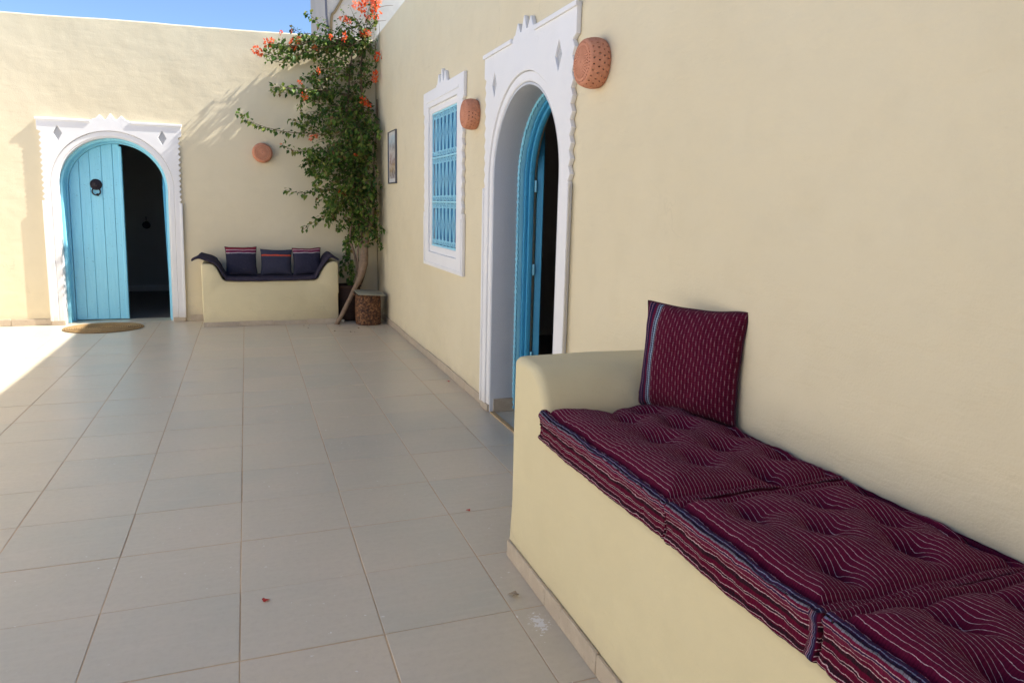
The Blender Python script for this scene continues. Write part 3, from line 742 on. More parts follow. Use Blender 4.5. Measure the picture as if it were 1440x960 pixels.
# ------------------------------------------------------------------ tufted mattresses
def mattress(name, label, y0, y1, W, H, x0, tufts, seed, dz=0.0):
    """y0 far end, y1 near end; x0 the front edge; lattice box displaced into a rolled-edge tufted mattress"""
    L = y0-y1
    sp = .0062
    nu, nt2, nh = round(L/sp), round(W/sp), round(H/.0062)
    idx = {}; vs = []; uvs = []; faces = []; fuv = []
    tl = [((ty-y1), (tx-x0)) for tx, ty in tufts]
    sd_ = seed*17.3
    def pos(i, j, k):
        u, t, z = L*i/nu, W*j/nt2, H*k/nh
        d = min(t, W-t, u, L-u)
        px, py, pz = 0.0, 0.0, 0.0
        topness = 1 if k == nh else 0
        # corner rounding in plan
        cr = .010
        cu = min(u, L-u); ct = min(t, W-t)
        if cu < cr and ct < cr:
            q = math.hypot(cr-cu, cr-ct)
            if q > cr:
                s_ = cr/q
                nu_, ntt = cr-(cr-cu)*s_, cr-(cr-ct)*s_
                px += (nu_-cu)*(1 if u < L/2 else -1); py += (ntt-ct)*(1 if t < W/2 else -1)
        if k == nh:
            if d < .022: pz += .009*math.sqrt(max(0, 1-((d-.011)/.0115)**2))-.002
            pz -= .010*math.exp(-((d-.027)/.007)**2)
            if d > .022:
                pz += .042*(1-math.exp(-(d-.022)/.045))
            for a, b in tl:
                r = math.hypot(u-a, t-b)
                if r < .22:
                    pz -= .072*math.exp(-r/.028) + .024*math.exp(-(r/.052)**2)
                    # folds running from the tuft, mostly across the cloth
                    an = math.atan2(t-b, u-a)
                    pz -= .018*math.exp(-r/.08)*max(0, math.cos(2*an+.5+nz(a*9, b*9, seed)))**3*min(1, r/.03)
            pz += .009*nz(u*6+sd_, t*6, 1.3)+.0030*nz(u*19+sd_, t*19, 4.1)*min(1, d/.03)
            pz += .0018*nz(u*42, t*30+sd_, 2.2)
        if k == 0: pz += 0.0
        # pucker of the stitched rim
        if k > nh*.75: pz += .0022*nz((u+t)*38+sd_, (u-t)*3, 8)*min(1, (k/nh-.75)*4)
        h = z
        if i in (0, nu) or j in (0, nt2):
            roll = .010*math.sqrt(max(0, 1-((H-h-.010)/.011)**2))+.009*math.sqrt(max(0, 1-((h-.009)/.010)**2))
            ribs = .0042*abs(math.sin(PI*(h-.018)/((H-.038)/4))) if .018 < h < H-.02 else 0
            along = (u if j in (0, nt2) else t)
            o = roll-.004+ribs+.0050*nz(along*20+sd_, h*30, 5)+.007*nz(along*4+sd_, h*6, 9)+.002*nz(along*60, h*25, 3)
            # upright rolls at the corners
            ca = min(u, L-u) if j in (0, nt2) else min(t, W-t)
            o -= .003*math.exp(-((ca-.024)/.006)**2)
            if j == 0: py -= o
            if j == nt2: py += o*.3
            if i == 0: px -= o*.55
            if i == nu: px += o*.55
        if k == nh and 0 < i < nu and 0 < j < nt2:
            for a, b in tl:
                r = math.hypot(u-a, t-b)
                if .0005 < r < .2:
                    g_ = .024*math.exp(-r/.035)*r/(r+.010)*min(1, d/.03)
                    px += (a-u)/r*g_; py += (b-t)/r*g_
        # the whole pad sags a little along the front
        py += .006*nz(u*2.2+sd_, 0, 0)*(1 if j < nt2/2 else 0)
        return (x0+t+py, y1+u+px, SEAT+dz+.001+max(z*1.0+pz, 0))
    def vid(i, j, k):
        key = (i, j, k)
        if key not in idx: idx[key] = len(vs); vs.append(pos(i, j, k))
        return idx[key]
    def add(q, uv):
        faces.append(q); fuv.extend(uv)
    for i in range(nu):
        for j in range(nt2):
            a = [(i, j), (i, j+1), (i+1, j+1), (i+1, j)]
            add([vid(p, q, nh) for p, q in reversed(a)], [(L*p/nu+seed, W*q/nt2) for p, q in reversed(a)])
            if i % 1 == 0: add([vid(p, q, 0) for p, q in a], [(L*p/nu, -.05) for p, q in a])
    for i in range(nu):
        for k in range(nh):
            a = [(i, k), (i+1, k), (i+1, k+1), (i, k+1)]
            def vv(p, q):
                c = min(L*p/nu, L-L*p/nu)
                return -(H-H*q/nh)
            add([vid(p, 0, q) for p, q in reversed(a)], [(L*p/nu+seed, (vv(p, q) if L*p/nu > .021 or seed != 2 else .014-(L*p/nu)*1.35)) for p, q in reversed(a)])
            add([vid(p, nt2, q) for p, q in a], [(L*p/nu+seed, W+(H-H*q/nh)) for p, q in a])
    for j in range(nt2):
        for k in range(nh):
            a = [(j, k), (j+1, k), (j+1, k+1), (j, k+1)]
            add([vid(0, p, q) for p, q in a], [(W*p/nt2, -.0185-(H-H*q/nh)*.8) for p, q in a])
            add([vid(nu, p, q) for p, q in reversed(a)], [(W*p/nt2, -.0185-(H-H*q/nh)*.8) for p, q in reversed(a)])
    me = bpy.data.meshes.new(name); me.from_pydata(vs, [], faces); me.update()
    uvl = me.uv_layers.new(name='UVMap'); uvl.data.foreach_set('uv', [c for p in fuv for c in p])
    smooth(me, 180)
    root = thing(name, label, 'mattress', (x0, y0, SEAT), group='burgundy tufted mattresses on the near bench')
    o = link('mattress_cover', me, M['mattress'], root); o.matrix_parent_inverse = Matrix.Translation((-x0, -y0, -SEAT))
    bm = bmesh.new()
    tm = None
    for a, b in tl:
        i, j = round(a/L*nu), round(b/W*nt2); p = Vector(pos(i, j, nh))
        if tm is None:
            bm = bmesh.new()
            for k in range(7):
                an = k*.9; tube(bm, [(0, 0, -.002), (.005*math.cos(an), .005*math.sin(an), .003), (.011*math.cos(an), .011*math.sin(an), .004+.002*(k % 2))], .0013, 4)
            tm = from_bm('tuft', bm); tm.materials.append(M['tuftthread'])
        q = link('tuft', tm, None, root); q.location = p-Vector((x0, y0, SEAT)); q.rotation_euler = (0, 0, random.uniform(0, 6))
    return root
t1 = [(1.06, 2.10), (1.06, 1.91), (1.06, 1.70), (1.06, 1.51), (1.17, 2.187-.0), (1.175, 2.012), (1.172, 1.811), (1.173, 1.602), (1.30, 2.09), (1.307, 1.903), (1.322, 1.699), (1.31, 1.50), (1.46, 2.17), (1.467, 1.979), (1.467, 1.788), (1.447, 1.586)]
t1 = [q for q in t1 if q[0] > 1.1]
t2 = [(1.089, 1.271), (1.307, 1.285), (1.490, 1.285), (1.194, 1.150), (1.393, 1.140), (1.085, 1.016), (1.305, 1.028), (1.485, 1.018)]
t3 = [(1.09, .665), (1.152, .792), (1.34, .78), (1.49, .68), (1.25, .665), (1.40, .60), (1.16, .54), (1.33, .45), (1.10, .34), (1.45, .35), (1.25, .25)]
mattress('bench_mattress', 'farthest burgundy tufted mattress on the near bench, against its raised arm and under the cushion', 2.232, 1.412, .575, .098, .943, t1, 1)
mattress('bench_mattress', 'middle burgundy tufted mattress on the near bench, between two others', 1.404, .898, .578, .098, .940, t2, 2, .0)
mattress('bench_mattress', 'nearest burgundy tufted mattress on the near bench, running out of the bottom right corner', .895, .12, .585, .100, .944, t3, 3, .0)

# ------------------------------------------------------------------ cushions
def cushion_mesh(name, w_, h_, T, n=44, seed=0, mat=None, pinch=.035):
    v, f, uv = [], [], []
    idx = {}
    def P(i, j, s):
        a, b = 2*i/n-1, 2*j/n-1
        e = (1-abs(a)**2.6)*(1-abs(b)**2.6)
        t = T*.5*max(e, 0)**.5
        x = a*w_/2*(1-pinch*2*(1-b*b)*abs(a)**3)
        z = b*h_/2*(1-pinch*2*(1-a*a)*abs(b)**3)
        wr = .006*nz(a*2.2+seed, b*2.2, s*3)+.0025*nz(a*8+seed, b*5, s*3)
        # wrinkles gathered towards the corners
        wr += .0035*nz(math.atan2(b, a)*5+seed, (a*a+b*b)*.8, s)*(abs(a*b))**.7
        edge = min(1, (1-max(abs(a), abs(b)))*8)
        z += .006*nz(a*2+seed, 7, 0)*(1 if b > .5 else .3); x += .004*nz(b*2+seed, 3, 0)
        return (x, s*(t+wr*edge), z+h_/2)
    for s in (-1, 1):
        for i in range(n+1):
            for j in range(n+1):
                key = (i, j, 0 if i in (0, n) or j in (0, n) else s)
                if key not in idx:
                    idx[key] = len(v); v.append(P(i, j, s))
    g = lambda i, j, s: idx[(i, j, 0 if i in (0, n) or j in (0, n) else s)]
    for s in (-1, 1):
        for i in range(n):
            for j in range(n):
                q = [(i, j), (i+1, j), (i+1, j+1), (i, j+1)]
                if s > 0: q = q[::-1]
                f.append([g(a, b, s) for a, b in q]); uv += [(w_*a/n, h_*b/n) for a, b in q]
    me = bpy.data.meshes.new(name); me.from_pydata(v, [], f); me.update()
    l_ = me.uv_layers.new(name='UVMap'); l_.data.foreach_set('uv', [c for p in uv for c in p])
    me.materials.append(mat); smooth(me, 180)
    # corded seam round the edge
    bm = bmesh.new(); ring = [P(i, 0, 1) for i in range(n)]+[P(n, j, 1) for j in range(n)]+[P(n-i, n, 1) for i in range(n)]+[P(0, n-j, 1) for j in range(n)]
    tube(bm, ring+[ring[0]], .0035, 5, False); sm2 = from_bm(name+'_seam', bm)
    return me, sm2
def cushion(label, loc, rx, rz, w_, h_, T, mat, seammat, seed, group=None, ry=0.0, pinch=.035):
    root = thing('cushion', label, 'cushion', loc, group=group); root.rotation_euler = (rx, ry, rz)
    me, s2 = cushion_mesh('cushion_cover', w_, h_, T, 44, seed, mat, pinch)
    link('cushion_cover', me, None, root); link('corded_seam', s2, seammat, root)
    return root
pa, pb = Vector((1.325, 2.225, 0)), Vector((1.500, 1.870, 0)); pd = pb-pa
seamcol = simple('dark_burgundy_cord', (.05, .008, .02), None, .9, 80)
mc = (pa+pb)/2
cushion('large burgundy cushion with dashed white weave and a pale blue stripe, leaning against the wall', (mc.x+.010, mc.y+.004, SEAT+.100), math.radians(-5), math.atan2(pd.y, pd.x), .388, .388, .135, M['pillow'], seamcol, 3, pinch=.03)

# ------------------------------------------------------------------ small bench at the far end
SB = 8.50
sb = thing('plaster_bench', 'small cream plastered bench with swept-up ends between the far door and the vine', 'bench', (.25, SB, 0))
def seat_prof():
    p = [(-.745, 0), (-.748, .3), (-.742, .66)]
    p += [(-.72+.022*math.cos(a)*-1, .685+.022*math.sin(a)) for a in [PI/2*k/4 for k in range(5)]]
    p += [(-.66, .706), (-.625, .700)]
    p += [(-.60, .680), (-.575, .640), (-.555, .590), (-.535, .545), (-.515, .520), (-.49, .512), (-.3, .508), (0, .510), (.3, .512), (.455, .512)]
    p += [(.485, .520), (.505, .548), (.535, .600), (.565, .650), (.595, .690), (.630, .716), (.67, .728), (.705, .725), (.728, .705), (.733, .68), (.735, .36), (.728, .34), (.728, 0)]
    return p
pr = seat_prof()
# the body runs along x; extrude it in y
v, f = [], []; n = len(pr); cols = []
ysteps = [(0, .014), (.006, .004), (.02, 0), (.12, 0), (.24, 0), (.36, 0), (.487, 0)]
for dy, shr in ysteps:
    ring = []
    for i, (x, z) in enumerate(pr):
        a = Vector(pr[(i+1) % n])-Vector(pr[i-1]); nn = Vector((-a.y, a.x)).normalized()
        q = Vector((x, z))-(nn*shr if z > 0 else Vector((nn.x*shr, 0)))
        w_ = .005*nz(x*3, z*3, dy*4)
        ring.append(len(v)); v.append((q.x, dy+(.004*nz(x*4, z*4) if dy < .1 else 0), q.y+(w_ if z > .01 else 0)))
    cols.append(ring)
for a, b in zip(cols[:-1], cols[1:]):
    for i in range(n): j = (i+1) % n; f.append((a[i], a[j], b[j], b[i]))
f.append(tuple(cols[0])); f.append(tuple(cols[-1]))
bm = bmesh.new(); me = bpy.data.meshes.new('p'); me.from_pydata(v, [], f); bm.from_mesh(me)
bmesh.ops.triangulate(bm, faces=[q for q in bm.faces if len(q.verts) > 4]); bmesh.ops.recalc_face_normals(bm, faces=bm.faces[:])
link('bench_body', from_bm('bench_body', bm, 50), M['bench'], sb)
skirting(sb, (-.748, -.002), (.728, -.002), (0, -1), h=.055)

# bedspread draped along the seat, its ends turned up over the arms
path = [(-.83, .752), (-.80, .768), (-.755, .775), (-.70, .757), (-.64, .738), (-.60, .712), (-.565, .668), (-.54, .612), (-.51, .566), (-.47, .545), (-.3, .535), (0, .537), (.3, .540), (.44, .545), (.485, .560), (.515, .610), (.55, .668), (.59, .725), (.63, .775), (.665, .790), (.70, .770), (.735, .752)]
sp_ = spline([(x, 0, z) for x, z in path], 4)
v, f = [], []; nyy = 14
for i, p in enumerate(sp_):
    tI = i/(len(sp_)-1)
    for j in range(nyy+1):
        s = j/nyy
        fr = -.018-.010*nz(p.x*4, 1)
        y = fr+(.44-fr)*s
        z = p.z+.006*nz(p.x*7, s*4)+(.018*(s-.3) if abs(p.x) > .6 else 0)
        if j == 0: z -= .028*(1 if abs(p.x) < .5 else .4)+.006*nz(p.x*9, 5)
        # pointed left corner and folded right corner
        xx = p.x
        if tI < .1: xx += (.10-tI)*1.0*s
        if tI > .9: xx -= (tI-.9)*.8*s
        v.append((xx, y, z))
for i in range(len(sp_)-1):
    for j in range(nyy):
        a = i*(nyy+1)+j; f.append((a, a+nyy+1, a+nyy+2, a+1))
me = pyd('bedspread', v, f)
cl = link('bedspread', me, M['spread']); cl.location = (.25, SB, 0)
so_ = cl.modifiers.new('solid', 'SOLIDIFY'); so_.thickness = .016; so_.offset = 1
tag(cl, 'slate navy bedspread laid along the small far bench, its ends turned up over the arms', 'bedspread')
gN = 'navy cushions on the small far bench'
redcord = simple('red_cord', (.22, .03, .03), None, .9, 80); navycord = simple('navy_cord', (.03, .03, .05), None, .9, 80)
cushion('left navy cushion with a red striped top, nearest the far door', (-.075, SB+.20, .548), math.radians(-9), .05, .340, .335, .12, M['navyred'], navycord, 11, gN)
cushion('middle slate navy cushion crossed by one thin orange red line', (.300, SB+.20, .548), math.radians(-10), -.05, .350, .305, .12, M['navyline'], navycord, 21, gN, ry=.02)
cushion('right navy cushion with a red striped top, nearest the vine', (.655, SB+.20, .552), math.radians(-9), .03, .325, .320, .12, M['navyred'], navycord, 31, gN, ry=-.02)

# ------------------------------------------------------------------ wall lamps of pierced terracotta
def lamp_mesh(R, Dp, seed=0):
    seg = 72
    prof = [(R*.96, .0), (R*1.0, Dp*.08), (R*1.03, Dp*.20), (R*1.04, Dp*.32), (R*1.04, Dp*.42), (R*1.03, Dp*.54), (R*1.01, Dp*.66), (R*.975, Dp*.80), (R*.94, Dp*.90), (R*.89, Dp*.965),
            (R*.83, Dp*1.00), (R*.755, Dp*1.01), (R*.67, Dp*1.02), (R*.58, Dp*1.03), (R*.48, Dp*1.04), (R*.38, Dp*1.05), (R*.27, Dp*1.055), (R*.15, Dp*1.06), (.003, Dp*1.062)]
    bm = bmesh.new(); rings = []
    for i, (r, z) in enumerate(prof):
        tw = {2: 1.0, 4: -1.0}.get(i, 0)
        rings.append([bm.verts.new((r*math.cos(2*PI*(k+.0)/seg), -z, r*math.sin(2*PI*(k+.0)/seg))) for k in range(seg)])
    hole = []
    every = {1: (3, 0), 3: (3, 2), 5: (3, 1), 7: (3, 0), 10: (2, 0), 12: (2, 1), 13: (3, 0), 14: (3, 1), 15: (4, 2), 16: (6, 0)}
    for i in range(len(prof)-1):
        for k in range(seg):
            fc = bm.faces.new((rings[i][k], rings[i][(k+1) % seg], rings[i+1][(k+1) % seg], rings[i+1][k]))
            if i in every and (k+every[i][1]) % every[i][0] == 0: hole.append(fc)
    bmesh.ops.recalc_face_normals(bm, faces=bm.faces[:])
    if sum(f.normal.y for f in bm.faces) > 0: bmesh.ops.reverse_faces(bm, faces=bm.faces[:])
    hs = [f for f in hole if f.calc_center_median().y > -Dp*.98]; hf = [f for f in hole if f not in hs]
    bmesh.ops.inset_individual(bm, faces=hs, thickness=R*.020); bmesh.ops.inset_individual(bm, faces=hf, thickness=R*.008)
    bmesh.ops.delete(bm, geom=hole, context='FACES')
    bmesh.ops.solidify(bm, geom=bm.faces[:], thickness=.006)
    return from_bm('pierced_shade', bm, 40)
def lamp(label, loc, rz, R, Dp):
    root = thing('wall_lamp', label, 'wall lamp', loc, rz, 'pierced terracotta wall lamps')
    link('pierced_shade', lamp_mesh(R, Dp), M['terracotta'], root)
    bm = bmesh.new(); lathe(bm, [(.0001, 0), (.022, .002), (.022, .03), (.028, .05), (.020, .07), (.0001, .078)], 14)
    for v_ in bm.verts: v_.co = Vector((v_.co.x, -v_.co.z-.001, v_.co.y))
    link('bulb', from_bm('bulb', bm), M['dark'], root)
    return root
lamp('pierced round terracotta wall lamp beside the toothed edge of the near doorway', (WX-.001, 3.045, 2.045), -PI/2, .105, .095)
lamp('pierced round terracotta wall lamp between the grilled window and the near doorway', (WX-.001, 4.925, 2.026), -PI/2, .100, .095)
lamp('pierced round terracotta wall lamp alone on the far wall, over the small bench', (.205, WY-.001, 1.945), 0, .108, .10)

# ------------------------------------------------------------------ picture on the side wall
pc = thing('framed_picture', 'narrow framed faded watercolour print hanging between the vine and the grilled window', 'picture', (WX-.001, 7.95, 1.62), -PI/2)
pw, ph = .215, .56
shape('frame', [(-pw, 0), (-pw, ph), (pw, ph), (pw, 0)], [[(-pw+.009, .014), (-pw+.009, ph-.009), (pw-.009, ph-.009), (pw-.009, .014)]], 0, -.022, M['frame'], pc, .002, 1)
box('mount', -pw+.009, pw-.009, -.008, 0, .014, ph-.009, M['paper'], pc)
o = box('print', -pw+.045, pw-.045, -.011, -.0085, -.225, .235, M['art'], pc); o.location = (0, 0, .28)

# ------------------------------------------------------------------ doormat
bm = bmesh.new()
for k in range(19):
    r = .012+k*.0205
    ring = []
    for a in range(56):
        an = 2*PI*a/56; q = r+.003*nz(math.cos(an)*3, math.sin(an)*3, k*.7)
        ring.append((q*math.cos(an), q*math.sin(an), .005+.0015*nz(an*4, k, 2)))
    tube(bm, ring+[ring[0]], .0105, 5, False)
for v_ in bm.verts: v_.co.z *= .55
mt = link('doormat', from_bm('doormat', bm), M['straw']); mt.location = (-1.505, 8.66, .004); mt.scale = (1, .84, 1)
tag(mt, 'round golden straw doormat half in sun before the far turquoise door', 'doormat')

# ------------------------------------------------------------------ basket, slab, pot
bk_ = thing('woven_basket', 'brown woven palm basket standing in the far corner beside the vine', 'basket', (1.300, 8.36, 0), .1)
bm = bmesh.new(); rows, sg = 60, 112; R = .136; prev = None
for r_ in range(rows+1):
    z = .004+.352*r_/rows; ring = []
    course = int(r_/3); sub = (r_ % 3)/3
    for k in range(sg):
        an = 2*PI*k/sg
        sq = 1/max((abs(math.cos(an))**5+abs(math.sin(an))**5)**(1/5), 1e-6)
        q = R*(1+(sq-1)*.55)*(1+.03*math.sin(PI*z/.36))
        q += .0055*math.sin(PI*sub)*(.55+.6*(1 if math.sin(an*28+course*PI) > 0 else -.3))+.003*nz(an*9, z*40)
        ring.append(bm.verts.new((q*math.cos(an), q*math.sin(an), z)))
    if prev:
        for k in range(sg): bm.faces.new((prev[k], prev[(k+1) % sg], ring[(k+1) % sg], ring[k]))
    prev = ring
link('woven_side', from_bm('woven_side', bm, 180), M['basket'], bk_)
bm = bmesh.new()
ring = [((R+.012)*(1+(1/max((abs(math.cos(a))**5+abs(math.sin(a))**5)**.2, 1e-6)-1)*.55)*math.cos(a), (R+.012)*(1+(1/max((abs(math.cos(a))**5+abs(math.sin(a))**5)**.2, 1e-6)-1)*.55)*math.sin(a), .350) for a in [2*PI*k/48 for k in range(49)]]
tube(bm, ring, .011, 7, False); link('rim', from_bm('rim', bm), M['basket'], bk_)
sl_ = box('stone_slab', -.155, .160, -.19, .19, 0, .014, M['board'], None, .003, 2, .004)
sl_.location = (1.310, 8.335, .366); sl_.rotation_euler = (.03, .045, .02)
tag(sl_, 'thin grey green slab lying as a lid on the woven basket', 'slab')
pt = thing('plant_pot', 'tall dark brown clay pot behind the leaning trunk in the far corner', 'pot', (1.12, 8.735, 0))
bm = bmesh.new(); lathe(bm, [(.0001, 0), (.115, 0), (.128, .02), (.140, .15), (.146, .30), (.150, .40), (.160, .405), (.162, .43), (.140, .432), (.134, .40), (.0001, .395)], 36)
link('clay_body', from_bm('clay_body', bm, 50), M['pot'], pt)
bm = bmesh.new(); lathe(bm, [(.0001, .402), (.06, .410), (.12, .400), (.132, .396)], 20); link('soil', from_bm('soil', bm), M['soil'], pt)

# ------------------------------------------------------------------ bougainvillea
vine = thing('bougainvillea', 'tall bougainvillea with orange red flowers climbing the far corner from a leaning trunk', 'climbing plant', (1.12, 8.70, 0))
VO = Vector((1.12, 8.70, 0))
BR=[
   [(1.391, 8.8, 3.157), (1.105, 8.784, 3.158), (0.865, 8.768, 3.102), (0.628, 8.752, 3.016), (0.458, 8.736, 2.968), (0.264, 8.72, 2.992)] ,
   [(1.27, 8.8, 3.223), (0.947, 8.78, 3.203), (0.71, 8.76, 3.146), (0.538, 8.74, 3.081), (0.439, 8.72, 3.098), (0.312, 8.7, 3.096)] ,
   [(1.107, 8.8, 3.161), (0.867, 8.767, 3.208), (0.71, 8.733, 3.231), (0.575, 8.7, 3.137)] ,
   [(1.016, 8.8, 2.654), (0.774, 8.773, 2.648), (0.555, 8.747, 2.651), (0.325, 8.72, 2.638)] ,
   [(1.005, 8.8, 2.161), (0.762, 8.78, 2.177), (0.486, 8.76, 2.176), (0.219, 8.74, 2.221), (0.035, 8.72, 2.292), (-0.05, 8.7, 2.36)] ,
   [(1.001, 8.8, 1.975), (0.756, 8.767, 1.985), (0.555, 8.733, 1.973), (0.409, 8.7, 2.034)] ,
   [(1.006, 8.8, 2.217), (0.763, 8.767, 2.255), (0.604, 8.733, 2.29), (0.495, 8.7, 2.311)] ,
   [(1.062, 8.7, 1.566), (0.814, 8.667, 1.534), (0.612, 8.633, 1.495), (0.417, 8.6, 1.537)] ,
   [(1.099, 8.7, 1.361), (0.889, 8.667, 1.275), (0.738, 8.633, 1.175), (0.597, 8.6, 1.076)] ,
   [(1.27, 8.8, 3.223), (1.107, 8.775, 3.294), (0.908, 8.75, 3.345), (0.792, 8.725, 3.425), (0.707, 8.7, 3.477)] ,
   [(1.229, 8.8, 3.219), (1.027, 8.78, 3.257), (0.868, 8.76, 3.267), (0.726, 8.74, 3.219), (0.596, 8.72, 3.277), (0.558, 8.7, 3.283)] ,
   [(1.351, 8.8, 3.231), (1.333, 8.775, 3.379), (1.267, 8.75, 3.474), (1.184, 8.725, 3.474), (1.125, 8.7, 3.447)] ,
   [(1.352, 8.7, 3.212), (1.383, 8.675, 3.401), (1.397, 8.65, 3.549), (1.442, 8.625, 3.623), (1.487, 8.6, 3.72)] ,
   [(1.369, 8.7, 3.29), (1.455, 8.667, 3.43), (1.53, 8.633, 3.446), (1.589, 8.6, 3.452)] ,
   [(1.371, 8.7, 3.443), (1.475, 8.633, 3.561), (1.56, 8.567, 3.592), (1.652, 8.5, 3.595)] ,
   [(1.25, 8.7, 2.932), (1.005, 8.65, 2.903), (0.842, 8.6, 2.843), (0.743, 8.55, 2.736), (0.641, 8.5, 2.765)] ,
   [(1.081, 8.7, 2.489), (0.838, 8.65, 2.506), (0.695, 8.6, 2.528), (0.597, 8.55, 2.439), (0.651, 8.5, 2.323)] ,
   [(1.08, 8.8, 1.856), (0.914, 8.767, 1.888), (0.749, 8.733, 1.855), (0.618, 8.7, 1.784)] ,
   [(1.078, 8.8, 1.733), (0.869, 8.767, 1.724), (0.746, 8.733, 1.759), (0.653, 8.7, 1.897)] ,
   [(1.226, 8.75, 1.111), (1.138, 8.74, 0.984), (1.109, 8.73, 0.84), (1.129, 8.72, 0.645), (1.159, 8.71, 0.473), (1.164, 8.7, 0.362)] ,
   [(1.181, 8.75, 0.941), (1.15, 8.733, 0.729), (1.179, 8.717, 0.602), (1.131, 8.7, 0.432)] ,
   [(1.393, 8.7, 1.451), (1.444, 8.667, 1.285), (1.454, 8.633, 1.118), (1.438, 8.6, 0.968)] ,
   [(1.219, 8.7, 1.113), (1.111, 8.667, 0.903), (1.069, 8.633, 0.695), (1.029, 8.6, 0.546)] ,
]
TR=[
   ('lean', [(0.927, 8.4, -0.018), (1.007, 8.433, 0.11), (1.089, 8.467, 0.255), (1.171, 8.5, 0.411), (1.245, 8.533, 0.55), (1.285, 8.567, 0.699), (1.31, 8.6, 0.866), (1.352, 8.633, 1.075), (1.42, 8.667, 1.344), (1.412, 8.7, 1.618)]) ,
   ('back', [(1.18, 8.7, 0.327), (1.261, 8.71, 0.472), (1.325, 8.72, 0.669), (1.321, 8.73, 0.858), (1.312, 8.74, 1.282), (1.279, 8.75, 1.78)]) ,
   ('s1', [(1.242, 8.7, 0.43), (1.228, 8.7, 0.646), (1.189, 8.7, 0.842), (1.15, 8.7, 0.986), (1.189, 8.7, 1.28), (1.213, 8.7, 1.694)]) ,
   ('s2', [(1.263, 8.6, 0.543), (1.227, 8.625, 0.737), (1.251, 8.65, 0.905), (1.341, 8.675, 1.073), (1.267, 8.7, 1.448)]) ,
   ('wallstem', [(1.497, 8.8, 0.958), (1.467, 8.816, 1.112), (1.466, 8.832, 1.453), (1.473, 8.848, 1.875), (1.515, 8.864, 2.293), (1.522, 8.88, 2.622)]) ,
   ('up1', [(1.321, 8.8, 1.281), (1.346, 8.8, 1.785), (1.339, 8.8, 2.438), (1.33, 8.8, 2.916), (1.368, 8.8, 3.271)]) ,
   ('up2', [(1.271, 8.75, 1.281), (1.199, 8.762, 1.859), (1.17, 8.775, 2.425), (1.197, 8.788, 2.903), (1.253, 8.8, 3.221)]) ,
]
FL= [(0.212, 8.68, 3.002, 0.044), (0.161, 8.68, 3.02, 0.035), (0.297, 8.68, 3.099, 0.044), (0.349, 8.68, 3.118, 0.035), (0.575, 8.7, 3.122, 0.052), (0.629, 8.7, 3.164, 0.035), (0.443, 8.7, 3.227, 0.022), (0.557, 8.7, 3.254, 0.017), (0.817, 8.5, 2.825, 0.026), (0.657, 8.5, 2.543, 0.034), (0.609, 8.5, 2.688, 0.026), (0.722, 8.6, 2.114, 0.043), (0.785, 8.6, 2.14, 0.035), (0.4, 8.68, 2.033, 0.017), (1.322, 8.5, 3.275, 0.043), (1.378, 8.5, 3.281, 0.034), (1.504, 8.6, 3.053, 0.043), (1.444, 8.55, 2.831, 0.047), (1.46, 8.6, 2.794, 0.026), (1.288, 8.4, 2.522, 0.042), (1.343, 8.4, 2.503, 0.034), (1.118, 8.65, 3.443, 0.043), (1.18, 8.65, 3.405, 0.026), (1.116, 8.6, 3.23, 0.035), (0.967, 8.6, 3.215, 0.026), (0.804, 8.7, 3.098, 0.026), (1.311, 8.5, 3.527, 0.06), (1.39, 8.5, 3.587, 0.06), (1.444, 8.5, 3.482, 0.051), (1.507, 8.4, 3.599, 0.059), (1.613, 8.3, 3.528, 0.042), (1.372, 8.5, 3.43, 0.026), (1.461, 8.4, 3.667, 0.067), (1.247, 8.6, 3.573, 0.043), (1.191, 8.4, 1.936, 0.025), (1.068, 8.5, 1.507, 0.03), (1.021, 8.5, 1.522, 0.026), (1.468, 8.6, 1.32, 0.013)]

def vl(name, me, mat):
    o = link(name, me, mat, vine); o.matrix_parent_inverse = Matrix.Translation(-VO); return o
RAD = {'lean': (.030, .040), 'back': (.040, .022), 's1': (.016, .010), 's2': (.013, .009), 'wallstem': (.011, .007), 'up1': (.020, .008), 'up2': (.014, .007)}
for nm, pts in TR:
    q = spline(pts, 5); n = len(q); a, b = RAD[nm]
    rr_ = []
    for i in range(n):
        t = i/(n-1)
        r = a+(b-a)*t
        if nm == 'lean': r = .026+.030*math.exp(-((t-.56)/.13)**2) if t < .8 else .030-.012*(t-.8)*5
        rr_.append(r*(1+.12*nz(i*.4, len(nm))))
    q = [p+Vector((.006*nz(i*.5, 1), .006*nz(i*.5, 2), 0)) for i, p in enumerate(q)]
    bm = bmesh.new(); tube(bm, q, rr_, 9)
    vl('trunk' if nm in ('lean', 'back') else 'stem', from_bm('trunk', bm, 180), M['wood'] if nm in ('lean', 's1', 's2', 'wallstem') else M['wooddark'])
lv, lf_ = [], []; dv, df = [], []
def leaf_at(p, d, up, s, V=None, F=None, curl=.25):
    V = lv if V is None else V; F = lf_ if F is None else F
    d = d.normalized(); side_ = d.cross(up)
    side_ = side_.normalized() if side_.length > 1e-4 else d.orthogonal().normalized()
    nn = side_.cross(d).normalized(); k = len(V)
    w_ = s*.34
    V += [tuple(p), tuple(p+d*s*.38+side_*w_+nn*s*curl*.35), tuple(p+d*s-nn*s*curl*.3), tuple(p+d*s*.38-side_*w_+nn*s*curl*.35), tuple(p+d*s*.5)]
    F += [(k, k+1, k+4), (k+1, k+2, k+4), (k+2, k+3, k+4), (k+3, k, k+4)]
rnd = random.Random(11)
def rv(): return Vector((rnd.uniform(-1, 1), rnd.uniform(-1, 1), rnd.uniform(-1, 1)))
